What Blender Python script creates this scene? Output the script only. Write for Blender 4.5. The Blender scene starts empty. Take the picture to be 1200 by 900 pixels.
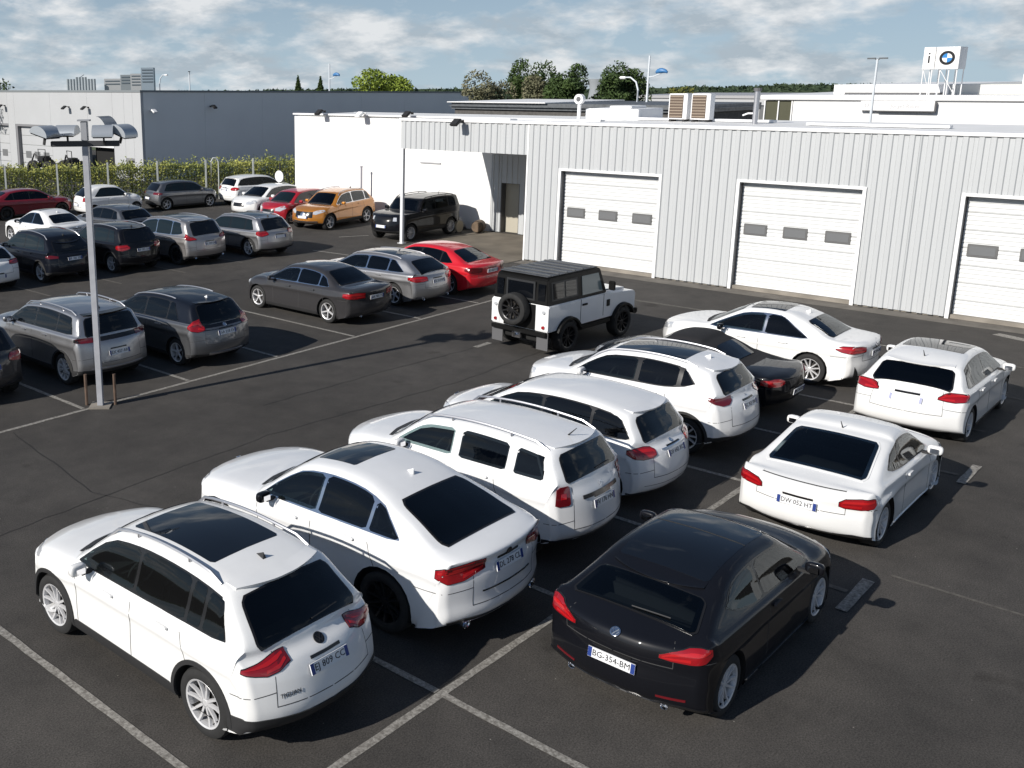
import bpy, bmesh, math, random
import numpy as np
from mathutils import Vector, Matrix, noise
from mathutils.bvhtree import BVHTree

C = bpy.data.collections.new("place")
S = bpy.context.scene
S.collection.children.link(C)
R_ = math.radians
rnd = random.Random(7)

# ---------------------------------------------------------------- camera
CAM = Vector((-7.309, -5.4718, 6.0833))
yaw, pitch, roll = 0.7964, 0.2367, 0.0102
fwd = Vector((math.cos(yaw) * math.cos(pitch), math.sin(yaw) * math.cos(pitch), -math.sin(pitch)))
rt = fwd.cross(Vector((0, 0, 1))).normalized()
dn = fwd.cross(rt)
r2 = math.cos(roll) * rt + math.sin(roll) * dn
d2 = -math.sin(roll) * rt + math.cos(roll) * dn
cam_data = bpy.data.cameras.new("camera")
cam = bpy.data.objects.new("camera", cam_data)
C.objects.link(cam)
M = Matrix((r2, -d2, -fwd)).transposed().to_4x4()
M.translation = CAM
cam.matrix_world = M
cam_data.sensor_width = 36.0
cam_data.lens = 1175.79 / 1200 * 36.0
cam_data.shift_x = (600 - 351.17) / 1200
cam_data.shift_y = (377.49 - 450) / 1200
cam_data.clip_start = 0.1
cam_data.clip_end = 9000
S.camera = cam

# ---------------------------------------------------------------- sun, sky, exposure
SUN_EL = R_(29.6)
light_dir = Vector((9.0, -1.74, 0)).normalized() * math.cos(SUN_EL) + Vector((0, 0, -math.sin(SUN_EL)))
sun_data = bpy.data.lights.new("sun", 'SUN')
sun_data.energy = 5.0
sun_data.angle = R_(0.53)
sun_data.color = (1.0, 0.95, 0.88)
sun = bpy.data.objects.new("sun", sun_data)
C.objects.link(sun)
sun.rotation_euler = light_dir.to_track_quat('-Z', 'Y').to_euler()

W = bpy.data.worlds.new("World")
S.world = W
W.use_nodes = True
nt = W.node_tree
for n in list(nt.nodes):
    nt.nodes.remove(n)
def N(t, **k):
    n = nt.nodes.new(t)
    for a, b in k.items():
        setattr(n, a, b)
    return n
L_ = lambda a, b: nt.links.new(a, b)
out = N('ShaderNodeOutputWorld'); bg = N('ShaderNodeBackground')
bg.inputs['Strength'].default_value = 0.078
tc = N('ShaderNodeTexCoord')
sep = N('ShaderNodeSeparateXYZ'); L_(tc.outputs['Generated'], sep.inputs[0])
def mth(op, a, b=None):
    n = N('ShaderNodeMath', operation=op)
    for i, v in enumerate((a, b)):
        if v is None: continue
        if isinstance(v, (int, float)): n.inputs[i].default_value = v
        else: L_(v, n.inputs[i])
    return n.outputs[0]
# the Nishita horizon is yellowish in this clean air, so look a little above it
zs_ = mth('ADD', mth('MULTIPLY', mth('MAXIMUM', sep.outputs['Z'], 0.0), 0.86), 0.14)
cmb = N('ShaderNodeCombineXYZ'); L_(sep.outputs['X'], cmb.inputs[0]); L_(sep.outputs['Y'], cmb.inputs[1]); L_(zs_, cmb.inputs[2])
sky = N('ShaderNodeTexSky', sky_type='NISHITA')
sky.sun_disc = False
sky.sun_elevation = SUN_EL
to_sun = -light_dir
sky.sun_rotation = math.atan2(to_sun.x, to_sun.y)
sky.air_density = 1.0; sky.dust_density = 0.3; sky.ozone_density = 2.2
L_(cmb.outputs[0], sky.inputs['Vector'])
# cumulus on a flat layer: direction / (height + curvature)
ad = mth('ADD', mth('MAXIMUM', sep.outputs['Z'], -0.03), 0.34)
dx = mth('DIVIDE', sep.outputs['X'], ad); dy = mth('DIVIDE', sep.outputs['Y'], ad)
cv = N('ShaderNodeCombineXYZ'); L_(dx, cv.inputs[0]); L_(dy, cv.inputs[1])
nz = N('ShaderNodeTexNoise'); nz.inputs['Scale'].default_value = 3.7; nz.inputs['Detail'].default_value = 10; nz.inputs['Roughness'].default_value = 0.58
nz.inputs['Distortion'].default_value = 0.15
L_(cv.outputs[0], nz.inputs['Vector'])
# seen edge-on near the horizon the clouds close up
cover = mth('ADD', nz.outputs['Fac'], mth('MULTIPLY', mth('SUBTRACT', 0.13, mth('MINIMUM', mth('MAXIMUM', sep.outputs['Z'], 0.0), 0.5)), 0.38))
cr = N('ShaderNodeValToRGB')
cr.color_ramp.elements[0].position = 0.455; cr.color_ramp.elements[0].color = (0, 0, 0, 1)
cr.color_ramp.elements[1].position = 0.60; cr.color_ramp.elements[1].color = (1, 1, 1, 1)
L_(cover, cr.inputs[0])
nz2 = N('ShaderNodeTexNoise'); nz2.inputs['Scale'].default_value = 6.0; nz2.inputs['Detail'].default_value = 8; nz2.inputs['Roughness'].default_value = 0.6
L_(cv.outputs[0], nz2.inputs['Vector'])
cr2 = N('ShaderNodeValToRGB')
cr2.color_ramp.elements[0].position = 0.40; cr2.color_ramp.elements[0].color = (5.0, 5.8, 6.5, 1)
cr2.color_ramp.elements[1].position = 0.62; cr2.color_ramp.elements[1].color = (10.0, 10.1, 10.2, 1)
L_(nz2.outputs['Fac'], cr2.inputs[0])
mixc = N('ShaderNodeMix', data_type='RGBA')
fm = mth('MULTIPLY', cr.outputs[0], 0.85)
# pale haze low over the horizon
hz = N('ShaderNodeMix', data_type='RGBA'); hz.inputs['B'].default_value = (5.4, 6.8, 7.7, 1)
hf = mth('MULTIPLY', mth('POWER', 2.718, mth('MULTIPLY', mth('MAXIMUM', sep.outputs['Z'], 0.0), -7.0)), 0.88)
L_(hf, hz.inputs['Factor']); L_(sky.outputs[0], hz.inputs['A'])
L_(fm, mixc.inputs['Factor']); L_(hz.outputs['Result'], mixc.inputs['A']); L_(cr2.outputs[0], mixc.inputs['B'])
L_(mixc.outputs['Result'], bg.inputs['Color']); L_(bg.outputs[0], out.inputs[0])

S.view_settings.view_transform = 'Standard'
S.view_settings.look = 'None'
S.view_settings.exposure = 0.10
S.view_settings.gamma = 1.0
S.render.resolution_x = 1024; S.render.resolution_y = 768

# ---------------------------------------------------------------- materials
MATS = {}
def mat(name, col, rough=0.5, metal=0.0, coat=0.0, spec=0.5, noise_amt=0.0, noise_scale=5.0, bump=0.0, bump_scale=20.0, trans=0.0, emit=0.0, coords='Object', col2=None, coat_rough=0.03):
    if name in MATS:
        return MATS[name]
    m = bpy.data.materials.new(name); m.use_nodes = True
    t = m.node_tree; b = t.nodes['Principled BSDF']
    b.inputs['Base Color'].default_value = (*col, 1); b.inputs['Roughness'].default_value = rough
    b.inputs['Metallic'].default_value = metal; b.inputs['Coat Weight'].default_value = coat
    b.inputs['Coat Roughness'].default_value = coat_rough; b.inputs['Specular IOR Level'].default_value = spec
    b.inputs['Transmission Weight'].default_value = trans
    if noise_amt or bump or col2:
        tcn = t.nodes.new('ShaderNodeTexCoord')
    if noise_amt or col2:
        n = t.nodes.new('ShaderNodeTexNoise'); n.inputs['Scale'].default_value = noise_scale; n.inputs['Detail'].default_value = 6
        t.links.new(tcn.outputs[coords], n.inputs['Vector'])
        mix = t.nodes.new('ShaderNodeMix'); mix.data_type = 'RGBA'
        c2 = col2 if col2 else tuple(c * (1 - noise_amt) for c in col)
        mix.inputs['A'].default_value = (*col, 1); mix.inputs['B'].default_value = (*c2, 1)
        r = t.nodes.new('ShaderNodeMapRange'); r.inputs['From Min'].default_value = 0.35; r.inputs['From Max'].default_value = 0.68
        t.links.new(n.outputs['Fac'], r.inputs['Value']); t.links.new(r.outputs[0], mix.inputs['Factor'])
        t.links.new(mix.outputs['Result'], b.inputs['Base Color'])
        rr = t.nodes.new('ShaderNodeMapRange'); rr.inputs['To Min'].default_value = max(0.02, rough - .05); rr.inputs['To Max'].default_value = min(1, rough + .1)
        t.links.new(n.outputs['Fac'], rr.inputs['Value']); t.links.new(rr.outputs[0], b.inputs['Roughness'])
    if bump:
        n = t.nodes.new('ShaderNodeTexNoise'); n.inputs['Scale'].default_value = bump_scale; n.inputs['Detail'].default_value = 4
        t.links.new(tcn.outputs[coords], n.inputs['Vector'])
        bp = t.nodes.new('ShaderNodeBump'); bp.inputs['Strength'].default_value = bump; bp.inputs['Distance'].default_value = 0.02
        t.links.new(n.outputs['Fac'], bp.inputs['Height']); t.links.new(bp.outputs[0], b.inputs['Normal'])
    MATS[name] = m
    return m
def paint(name, col, metal=0.0, rough=0.35):
    return mat(name, col, rough=rough, metal=metal, coat=1.0 if max(col) > .03 else .62, spec=0.3 if max(col) > .1 else 0.08, noise_amt=0.05, noise_scale=2.2)
P_WHITE = paint('paint_white', (0.80, 0.80, 0.79))
P_PEARL = paint('paint_pearl_white', (0.76, 0.765, 0.77))
P_BLACK = paint('paint_black', (0.006, 0.0065, 0.009))
P_SILVER = paint('paint_silver', (0.40, 0.40, 0.41), metal=0.88, rough=0.36)
P_SAND = paint('paint_sand_silver', (0.37, 0.355, 0.35), metal=0.8, rough=0.36)
P_GREY = paint('paint_dark_grey', (0.052, 0.05, 0.052), metal=0.4, rough=0.35)
P_MIDGREY = paint('paint_mid_grey', (0.17, 0.175, 0.185), metal=0.8, rough=0.36)
P_RED = paint('paint_red', (0.55, 0.012, 0.022))
P_DRED = paint('paint_dark_red', (0.16, 0.008, 0.016))
P_CRIM = paint('paint_crimson', (0.34, 0.012, 0.022))
P_GOLD = paint('paint_amber_gold', (0.50, 0.20, 0.028), metal=0.35, rough=0.36)
P_NAVY = paint('paint_blue_black', (0.008, 0.010, 0.016), metal=0.2)
GLASS = mat('tinted_glass', (0.004, 0.005, 0.007), rough=0.03, coat=0.0, spec=0.5)
GLASS_L = mat('light_glass', (0.006, 0.011, 0.013), rough=0.03, spec=0.5)
ROOFGLASS = mat('roof_glass', (0.006, 0.008, 0.012), rough=0.04, spec=0.6)
PLASTIC = mat('black_plastic', (0.022, 0.022, 0.023), rough=0.6, noise_amt=0.2)
GLOSSBLK = mat('gloss_black', (0.012, 0.012, 0.013), rough=0.2)
DARKWELL = mat('wheel_well_black', (0.008, 0.008, 0.008), rough=0.9)
RUBBER = mat('tyre_rubber', (0.018, 0.018, 0.018), rough=0.8, noise_amt=0.3, noise_scale=9)
ALLOY = mat('alloy', (0.66, 0.66, 0.67), rough=0.35, metal=0.35)
ALLOY_D = mat('dark_alloy', (0.03, 0.03, 0.032), rough=0.3, metal=0.5)
CHROME = mat('chrome', (0.7, 0.7, 0.72), rough=0.12, metal=1.0)
SATIN = mat('satin_metal', (0.5, 0.5, 0.52), rough=0.35, metal=0.9)
REDLAMP = mat('red_lamp', (0.46, 0.007, 0.012), rough=0.15, coat=1.0, noise_scale=9, col2=(.20, .004, .008))
DREDLAMP = mat('smoked_red_lamp', (0.13, 0.006, 0.010), rough=0.12, coat=1.0)
BRIGHTRED = mat('lens_bar_red', (0.42, 0.010, 0.012), rough=0.12, coat=1.0)
MIDRED = mat('lens_red', (0.26, 0.005, 0.009), rough=0.12, coat=1.0)
def seeglass(name, tint):
    m = bpy.data.materials.new(name); m.use_nodes = True; t = m.node_tree
    for n in list(t.nodes): t.nodes.remove(n)
    o = t.nodes.new('ShaderNodeOutputMaterial'); tr = t.nodes.new('ShaderNodeBsdfTransparent'); gl = t.nodes.new('ShaderNodeBsdfGlossy'); mx_ = t.nodes.new('ShaderNodeMixShader'); fr = t.nodes.new('ShaderNodeFresnel')
    tr.inputs[0].default_value = (*tint, 1); gl.inputs['Roughness'].default_value = .015; gl.inputs[0].default_value = (.95, .98, 1, 1); fr.inputs['IOR'].default_value = 1.52
    t.links.new(fr.outputs[0], mx_.inputs[0]); t.links.new(tr.outputs[0], mx_.inputs[1]); t.links.new(gl.outputs[0], mx_.inputs[2]); t.links.new(mx_.outputs[0], o.inputs[0])
    return m
SG_SIDE = seeglass('side_glass', (.40, .47, .47)); SG_DARK = seeglass('privacy_glass', (.10, .115, .125)); SG_REAR = seeglass('rear_glass', (.42, .48, .50))
CLEARLAMP = mat('clear_lamp', (0.62, 0.64, 0.67), rough=0.1, metal=0.3, coat=1.0)
PLATE = mat('plate_white', (0.72, 0.73, 0.74), rough=0.4)
PLBLUE = mat('plate_blue', (0.015, 0.04, 0.20), rough=0.4)
PLTXT = mat('plate_text', (0.015, 0.015, 0.02), rough=0.5)
SEAM = mat('panel_gap', (0.05, 0.05, 0.05), rough=0.8)
CANVAS = mat('soft_top_canvas', (0.010, 0.010, 0.012), rough=0.9, bump=0.1, bump_scale=300)

# ---------------------------------------------------------------- object helpers
def link(name, me, m=None, parent=None):
    o = bpy.data.objects.new(name, me)
    if m is not None:
        for q in (m if isinstance(m, (list, tuple)) else [m]):
            me.materials.append(q)
    C.objects.link(o)
    if parent: o.parent = parent
    return o
def meshobj(name, vs, fs, m, parent=None, smooth=False, sharp=None):
    me = bpy.data.meshes.new(name)
    me.from_pydata([tuple(v) for v in vs], [], fs)
    me.update()
    if smooth:
        me.shade_smooth()
        if sharp: me.set_sharp_from_angle(angle=R_(sharp))
    return link(name, me, m, parent)
def bmobj(name, bm, m, parent=None, smooth=None):
    me = bpy.data.meshes.new(name)
    bmesh.ops.recalc_face_normals(bm, faces=bm.faces)
    bm.to_mesh(me); bm.free()
    if smooth:
        me.shade_smooth(); me.set_sharp_from_angle(angle=R_(smooth))
    return link(name, me, m, parent)
def thing(name, label, cat, loc=(0, 0, 0), rz=0, group=None):
    o = bpy.data.objects.new(name, None); C.objects.link(o)
    o.empty_display_size = 0.3
    o.location = loc; o.rotation_euler = (0, 0, rz)
    o['label'] = label; o['category'] = cat
    if group: o['group'] = group
    return o
def tag(o, label=None, cat=None, group=None, kind=None):
    if label: o['label'] = label
    if cat: o['category'] = cat
    if group: o['group'] = group
    if kind: o['kind'] = kind
    return o
def box(bm, x0, x1, y0, y1, z0, z1, bev=0.0):
    r = bmesh.ops.create_cube(bm, size=1.0)
    bmesh.ops.scale(bm, vec=(abs(x1 - x0), abs(y1 - y0), abs(z1 - z0)), verts=r['verts'])
    bmesh.ops.translate(bm, vec=((x0 + x1) / 2, (y0 + y1) / 2, (z0 + z1) / 2), verts=r['verts'])
    if bev:
        es = list({e for v in r['verts'] for e in v.link_edges})
        bmesh.ops.bevel(bm, geom=es, offset=bev, segments=2, affect='EDGES', clamp_overlap=True)
    return r['verts']
def tube(bm, pts, r, n=8, caps=True):
    pts = [Vector(p) for p in pts]
    rs = r if isinstance(r, (list, tuple)) else [r] * len(pts)
    rings = []
    up = Vector((0, 0, 1))
    for i, p in enumerate(pts):
        d = (pts[min(i + 1, len(pts) - 1)] - pts[max(i - 1, 0)]).normalized()
        a = d.cross(up)
        if a.length < 1e-3: a = d.cross(Vector((1, 0, 0)))
        a.normalize(); b = d.cross(a)
        rings.append([bm.verts.new(p + (a * math.cos(t) + b * math.sin(t)) * rs[i]) for t in [2 * math.pi * k / n for k in range(n)]])
    for i in range(len(rings) - 1):
        for k in range(n):
            bm.faces.new((rings[i][k], rings[i][(k + 1) % n], rings[i + 1][(k + 1) % n], rings[i + 1][k]))
    if caps:
        bm.faces.new(rings[0][::-1]); bm.faces.new(rings[-1])
def lathe(bm, prof, n=32, axis='Y', centre=(0, 0, 0)):
    """prof: list of (axial, radius)"""
    rings = []
    for a, r in prof:
        ring = []
        for k in range(n):
            t = 2 * math.pi * k / n
            if axis == 'Y': p = (r * math.cos(t), a, r * math.sin(t))
            elif axis == 'Z': p = (r * math.cos(t), r * math.sin(t), a)
            else: p = (a, r * math.cos(t), r * math.sin(t))
            ring.append(bm.verts.new(Vector(p) + Vector(centre)))
        rings.append(ring)
    for i in range(len(rings) - 1):
        for k in range(n):
            try: bm.faces.new((rings[i][k], rings[i][(k + 1) % n], rings[i + 1][(k + 1) % n], rings[i + 1][k]))
            except ValueError: pass
    return rings
TXT = {}
def text_mesh(s, size=1.0, res=2):
    key = (s, size)
    if key not in TXT:
        cu = bpy.data.curves.new('text', 'FONT'); cu.body = s; cu.size = size; cu.resolution_u = res
        cu.align_x = 'CENTER'; cu.align_y = 'CENTER'; cu.extrude = 0.0015
        o = bpy.data.objects.new('text', cu)
        S.collection.objects.link(o)
        bpy.context.view_layer.update()
        me = bpy.data.meshes.new_from_object(o.evaluated_get(bpy.context.evaluated_depsgraph_get()))
        me.materials.clear()
        bpy.data.objects.remove(o)
        TXT[key] = me
    return TXT[key].copy()
# ---------------------------------------------------------------- cars
def crom(P, sub):
    """non-uniform Catmull-Rom through rows of P (n x k); sub pieces per span"""
    P = np.asarray(P, float); n = len(P)
    d = np.maximum(np.linalg.norm(np.diff(P[:, :3], axis=0), axis=1), 1e-4) ** 0.6
    t = np.concatenate([[0], np.cumsum(d)])
    T = np.zeros_like(P)
    for i in range(n):
        if i == 0: T[i] = (P[1] - P[0]) / d[0]
        elif i == n - 1: T[i] = (P[-1] - P[-2]) / d[-1]
        else:
            a = (P[i] - P[i - 1]) / d[i - 1]; b = (P[i + 1] - P[i]) / d[i]
            T[i] = (a * d[i] + b * d[i - 1]) / (d[i] + d[i - 1])
    o = []
    for i in range(n - 1):
        h = d[i]
        for k in range(sub):
            s = k / sub
            o.append((2*s**3 - 3*s**2 + 1) * P[i] + (s**3 - 2*s**2 + s) * h * T[i] + (-2*s**3 + 3*s**2) * P[i + 1] + (s**3 - s**2) * h * T[i + 1])
    o.append(P[-1])
    return np.array(o)

def profile(L, H, zwb, xwb, xrt, zrt, xh, zh, xc, zc, zn=0.74, zb=0.24, deck=None, tail=None, zhf=None, xpk=None, nose=1.0):
    """side outline of the centre line, rear underside -> roof -> front underside: (x, z, type, plan curve)"""
    zhf = zhf or zn + 0.16
    p = [(.34, zb, 'e', .15), (.06, zb + .08, 'e', .22), (.0, .50, 'e', .24), (.015, .66, 'e', .24)]
    if tail: p += [(a, b, 'e', .22) for a, b in tail]
    elif deck: pass
    else: p += [(xwb * .45, zwb * .62 + .66 * .38, 'e', .22), (xwb - .04, zwb - .09, 'e', .2)]
    if deck: p += [(a, b, t, .2 if t == 'e' else .12) for a, b, t in deck]
    p += [(xwb, zwb, 'g', .16), (xwb + (xrt - xwb) * .5, zwb + (zrt - zwb) * .53, 'g', .16), (xrt, zrt, 'g', .14)]
    xpk = xpk or xrt + (xh - xrt) * .55
    zk = lambda f: zrt + (H - zrt) * (1 - (1 - f) ** 2)
    p += [(xrt + .14, zrt + (H - zrt) * .32, 'g', .10), (xrt + (xpk - xrt) * .5, zk(.55), 'g', 0), (xpk, H, 'g', 0), (xpk + (xh - xpk) * .6, H - (H - zh) * .35, 'g', -.1), (xh, zh, 'g', -.2)]
    p += [(xh + (xc - xh) * .5, zh + (zc - zh) * .47, 'g', -.25), (xc - .06, zc + .035, 'g', -.25), (xc + .03, zc, 'd', -.22)]
    p += [(xc + (L - xc) * .45, zc - (zc - zhf) * .28, 'd', -.16), (L - .30, zhf, 'd', -.20), (L - .12 * nose, zhf - .09, 'e', -.34), (L - .035, zn - .06, 'e', -.4), (L, .48, 'e', -.4), (L - .06, zb + .09, 'e', -.36), (L - .30, zb, 'e', -.2)]
    return p

class Body:
    def __init__(s, pts, L, Wd, H, beltR, beltF, rf=.66, zs=.2, wheels=(), rw=.34, flare=.012, nosetaper=.09, sub=4, square=0.0, rplan=.075):
        s.L, s.W, s.H, s.bR, s.bF = L, Wd, H, beltR, beltF
        hw = s.hw = Wd / 2
        s.wheels = wheels; s.rw = rw
        arr = []
        for x, z, t, pc in pts:
            arr.append((x, 0, z, pc, t == 'e', t == 'd', t == 'g'))
        F = crom(np.array(arr, float), sub)
        s.F = F
        belt = s.belt
        rows = []
        def plan(x):
            if x < .55: return 1 - rplan * ((.55 - x) / .4) ** 2
            if x > L - .8: return 1 - (nosetaper + .02) * ((x - (L - .8)) / .5) ** 2
            return 1.0
        s.edge = []
        gs = [.10, .22, .29, .5, .74, .9, 1.0]
        yf = [.984, .999, .988, .991, .995, .987, .955]
        G = []
        for x, _, z, pc, we, wd, wg in F:
            w = np.clip([we, wd, wg], 0, 1); w = w / max(w.sum(), 1e-6)
            b = belt(x)
            t = float(np.clip((z - b) / max(H - b, .1), 0, 1))
            ye = hw * (.86 + (rf - .86) * t)
            sq = square
            E = np.array([[0, z], [.4 * hw, z], [.70 * hw, z], [.80 * hw, z], [.90 * hw, z], [.955 * hw, z - .0]])
            D = np.array([[0, z], [.4 * hw, z - .006], [.68 * hw, z - .022], [.79 * hw, z - .034], [.88 * hw, z - .055], [.95 * hw, min(z - .10, b - .03)]])
            Gh = np.array([[0, z], [.52 * ye, z - .010 * t], [ye - .09, z - .030 * t], [ye, z - .075 * t], [.905 * hw, min(z, b + .012)], [.965 * hw, min(z - .05, b - .035)]])
            if sq:
                D = np.array([[0, z], [.4 * hw, z], [.80 * hw, z - .004], [.90 * hw, z - .008], [.955 * hw, z - .02], [.975 * hw, z - .06]])
                Gh = np.array([[0, z], [.5 * ye, z - .01 * t], [ye - .05, z - .02 * t], [ye, z - .05 * t], [.955 * hw, min(z, b + .01)], [.975 * hw, min(z - .04, b - .03)]])
            Q = w[0] * E + w[1] * D + w[2] * Gh
            row = []
            for k, (y, zz) in enumerate(Q):
                f = (abs(y) / hw) ** 2.5
                wt = 1.0 - (w[2] * .75 * min(1, t * 2.2) if k >= 4 else 0)
                xx = x + pc * f * wt
                row.append([xx, y * plan(xx), zz])
            x4, y4, z4 = row[5]
            xT = min(max(x4, .62), L - .85)
            for g, q in zip(gs, yf):
                xx = x4 + (xT - x4) * g
                zz = z4 + (zs - z4) * g
                fl = sum(flare * math.exp(-((xx - xw) / .42) ** 2) for xw in wheels) * (1 if .1 < g < .95 else 0)
                yy = hw * q * plan(xx) + fl
                if g < .2: yy = max(yy, y4 + .002)
                row.append([xx, yy, zz])
            fr = crom(np.array(row), 3)
            rows.append(fr)
            s.edge.append(fr[9])
        s.G = np.array(rows)         # cols x rows x 3
        s.wg = np.clip(F[:, 6], 0, 1)
        s.edge = np.array(s.edge)
        nC, nR = s.G.shape[:2]
        vs = []; idx = np.zeros((nC, 2 * nR - 1), int)
        for i in range(nC):
            for j in range(-(nR - 1), nR):
                p = s.G[i, abs(j)]
                idx[i, j + nR - 1] = len(vs)
                vs.append((p[0] - L / 2, p[1] * (1 if j >= 0 else -1), p[2]))
        fs = []; mi = []
        m = 2 * nR - 1
        for i in range(nC - 1):
            for j in range(m - 1):
                fs.append((idx[i, j], idx[i + 1, j], idx[i + 1, j + 1], idx[i, j + 1]))
                r = abs(j + .5 - (nR - 1))
                mi.append(2 if (r < 12.2 and (s.wg[i] + s.wg[i + 1]) / 2 > .5) else 0)
            fs.append((idx[i, m - 1], idx[i + 1, m - 1], idx[i + 1, 0], idx[i, 0])); mi.append(0)
        fs.append(tuple(idx[0, :])); mi.append(0)
        fs.append(tuple(idx[-1, ::-1])); mi.append(0)
        s.vs, s.fs, s.mi = vs, fs, mi
        s.bvh = BVHTree.FromPolygons([Vector(v) for v in vs], fs)
    def belt(s, x):
        return s.bR + (s.bF - s.bR) * x / s.L
    def ray(s, o, d):
        """o in car metres from the rear bumper; outward normal offset is done by the caller"""
        o = Vector((o[0] - s.L / 2, o[1], o[2])); d = Vector(d).normalized()
        h, n, i, dist = s.bvh.ray_cast(o, d)
        if h is None or dist > 2.6:
            h, n, i, dist = s.bvh.find_nearest(o + d * 1.4)
        if n.dot(d) > 0: n = -n
        return h, n
    # maps (u, v) -> hit
    def side(s, sgn=1):
        return lambda u, v: s.ray((u, sgn * 2.0, v), (0, -sgn, 0))
    def rear(s, R=.45):
        cy = s.hw - R
        def f(p, v):
            sg = 1 if p >= 0 else -1; p = abs(p)
            if p < cy: return s.ray((-1.0, sg * p, v), (1, 0, 0))
            a = (p - cy) / R
            if a < math.pi / 2:
                d = Vector((math.cos(a), -math.sin(a) * sg, 0))
                return s.ray(Vector((R, sg * cy, v)) - d * 1.5, d)
            return s.ray((R + p - cy - R * math.pi / 2, sg * 2.0, v), (0, -sg, 0))
        return f
    def front(s, R=.5):
        cy = s.hw - R
        def f(p, v):
            sg = 1 if p >= 0 else -1; p = abs(p)
            if p < cy: return s.ray((s.L + 1.0, sg * p, v), (-1, 0, 0))
            a = (p - cy) / R
            if a < math.pi / 2:
                d = Vector((-math.cos(a), -math.sin(a) * sg, 0))
                return s.ray(Vector((s.L - R, sg * cy, v)) - d * 1.5, d)
            return s.ray((s.L - R - (p - cy - R * math.pi / 2), sg * 2.0, v), (0, -sg, 0))
        return f
    def chord(s, A, B):
        """u: across the car, v: 0..1 from A to B (x,z); projected along the chord's normal"""
        A = Vector((A[0], 0, A[1])); B = Vector((B[0], 0, B[1])); d = (B - A).normalized()
        n = Vector((-d.z, 0, d.x))
        if n.z < 0: n = -n
        return lambda u, v: s.ray(A + (B - A) * v + Vector((0, u, 0)) + n * .8, -n)

def patch(name, f, cols, nv, off, m, parent, nu=None, skirt=.012, ring_w=None):
    """cols: [(u, lo, hi)...] piecewise linear"""
    us = [c[0] for c in cols]
    nu = nu or max(6, 3 * len(cols))
    U = list(np.linspace(us[0], us[-1], nu)) if us[0] != us[-1] else us
    U = sorted(set([round(x, 5) for x in U] + [round(x, 5) for x in us]))
    up = us if us[0] < us[-1] else us[::-1]
    cc = cols if us[0] < us[-1] else cols[::-1]
    lo = np.interp(U, up, [c[1] for c in cc]); hi = np.interp(U, up, [c[2] for c in cc])
    vs = []; nn = []
    if ring_w:
        ru, rv = ring_w
        lo_, hi_ = list(lo), list(hi)
        U2 = sorted(set(U + [round(U[0] + ru, 5), round(U[-1] - ru, 5)]))
        lo = np.interp(U2, U, lo_); hi = np.interp(U2, U, hi_); U = U2
    for i, u in enumerate(U):
        for k in range(nv + 1):
            fr_ = k / nv
            if ring_w:
                g_ = min(.5, rv / max(hi[i] - lo[i], 1e-5)); fr_ = 0 if k == 0 else 1 if k == nv else g_ + (1 - 2 * g_) * (k - 1) / (nv - 2)
            h, n = f(u, lo[i] + (hi[i] - lo[i]) * fr_)
            vs.append(h + n * off); nn.append(n)
    fs = []
    K = nv + 1; n_ = len(U)
    for i in range(n_ - 1):
        for k in range(nv):
            if ring_w and 0 < k < nv - 1 and U[i] >= U[0] + ru - 1e-4 and U[i + 1] <= U[-1] - ru + 1e-4: continue
            fs.append((i * K + k, (i + 1) * K + k, (i + 1) * K + k + 1, i * K + k + 1))
    ring = [i * K for i in range(n_)] + [(n_ - 1) * K + k for k in range(1, K)] + [i * K + nv for i in range(n_ - 2, -1, -1)] + [k for k in range(nv - 1, 0, -1)]
    base = len(vs)
    for r in ring: vs.append(vs[r] - nn[r] * (off + skirt))
    q = len(ring)
    for a in range(q):
        b = (a + 1) % q
        fs.append((ring[b], ring[a], base + a, base + b))
    # orientation: outward
    a, b, c = Vector(vs[fs[0][0]]), Vector(vs[fs[0][1]]), Vector(vs[fs[0][2]])
    if (b - a).cross(c - a).dot(nn[0]) < 0: fs = [t[::-1] for t in fs]
    return meshobj(name, vs, fs, m, parent, smooth=True, sharp=50)

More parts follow.
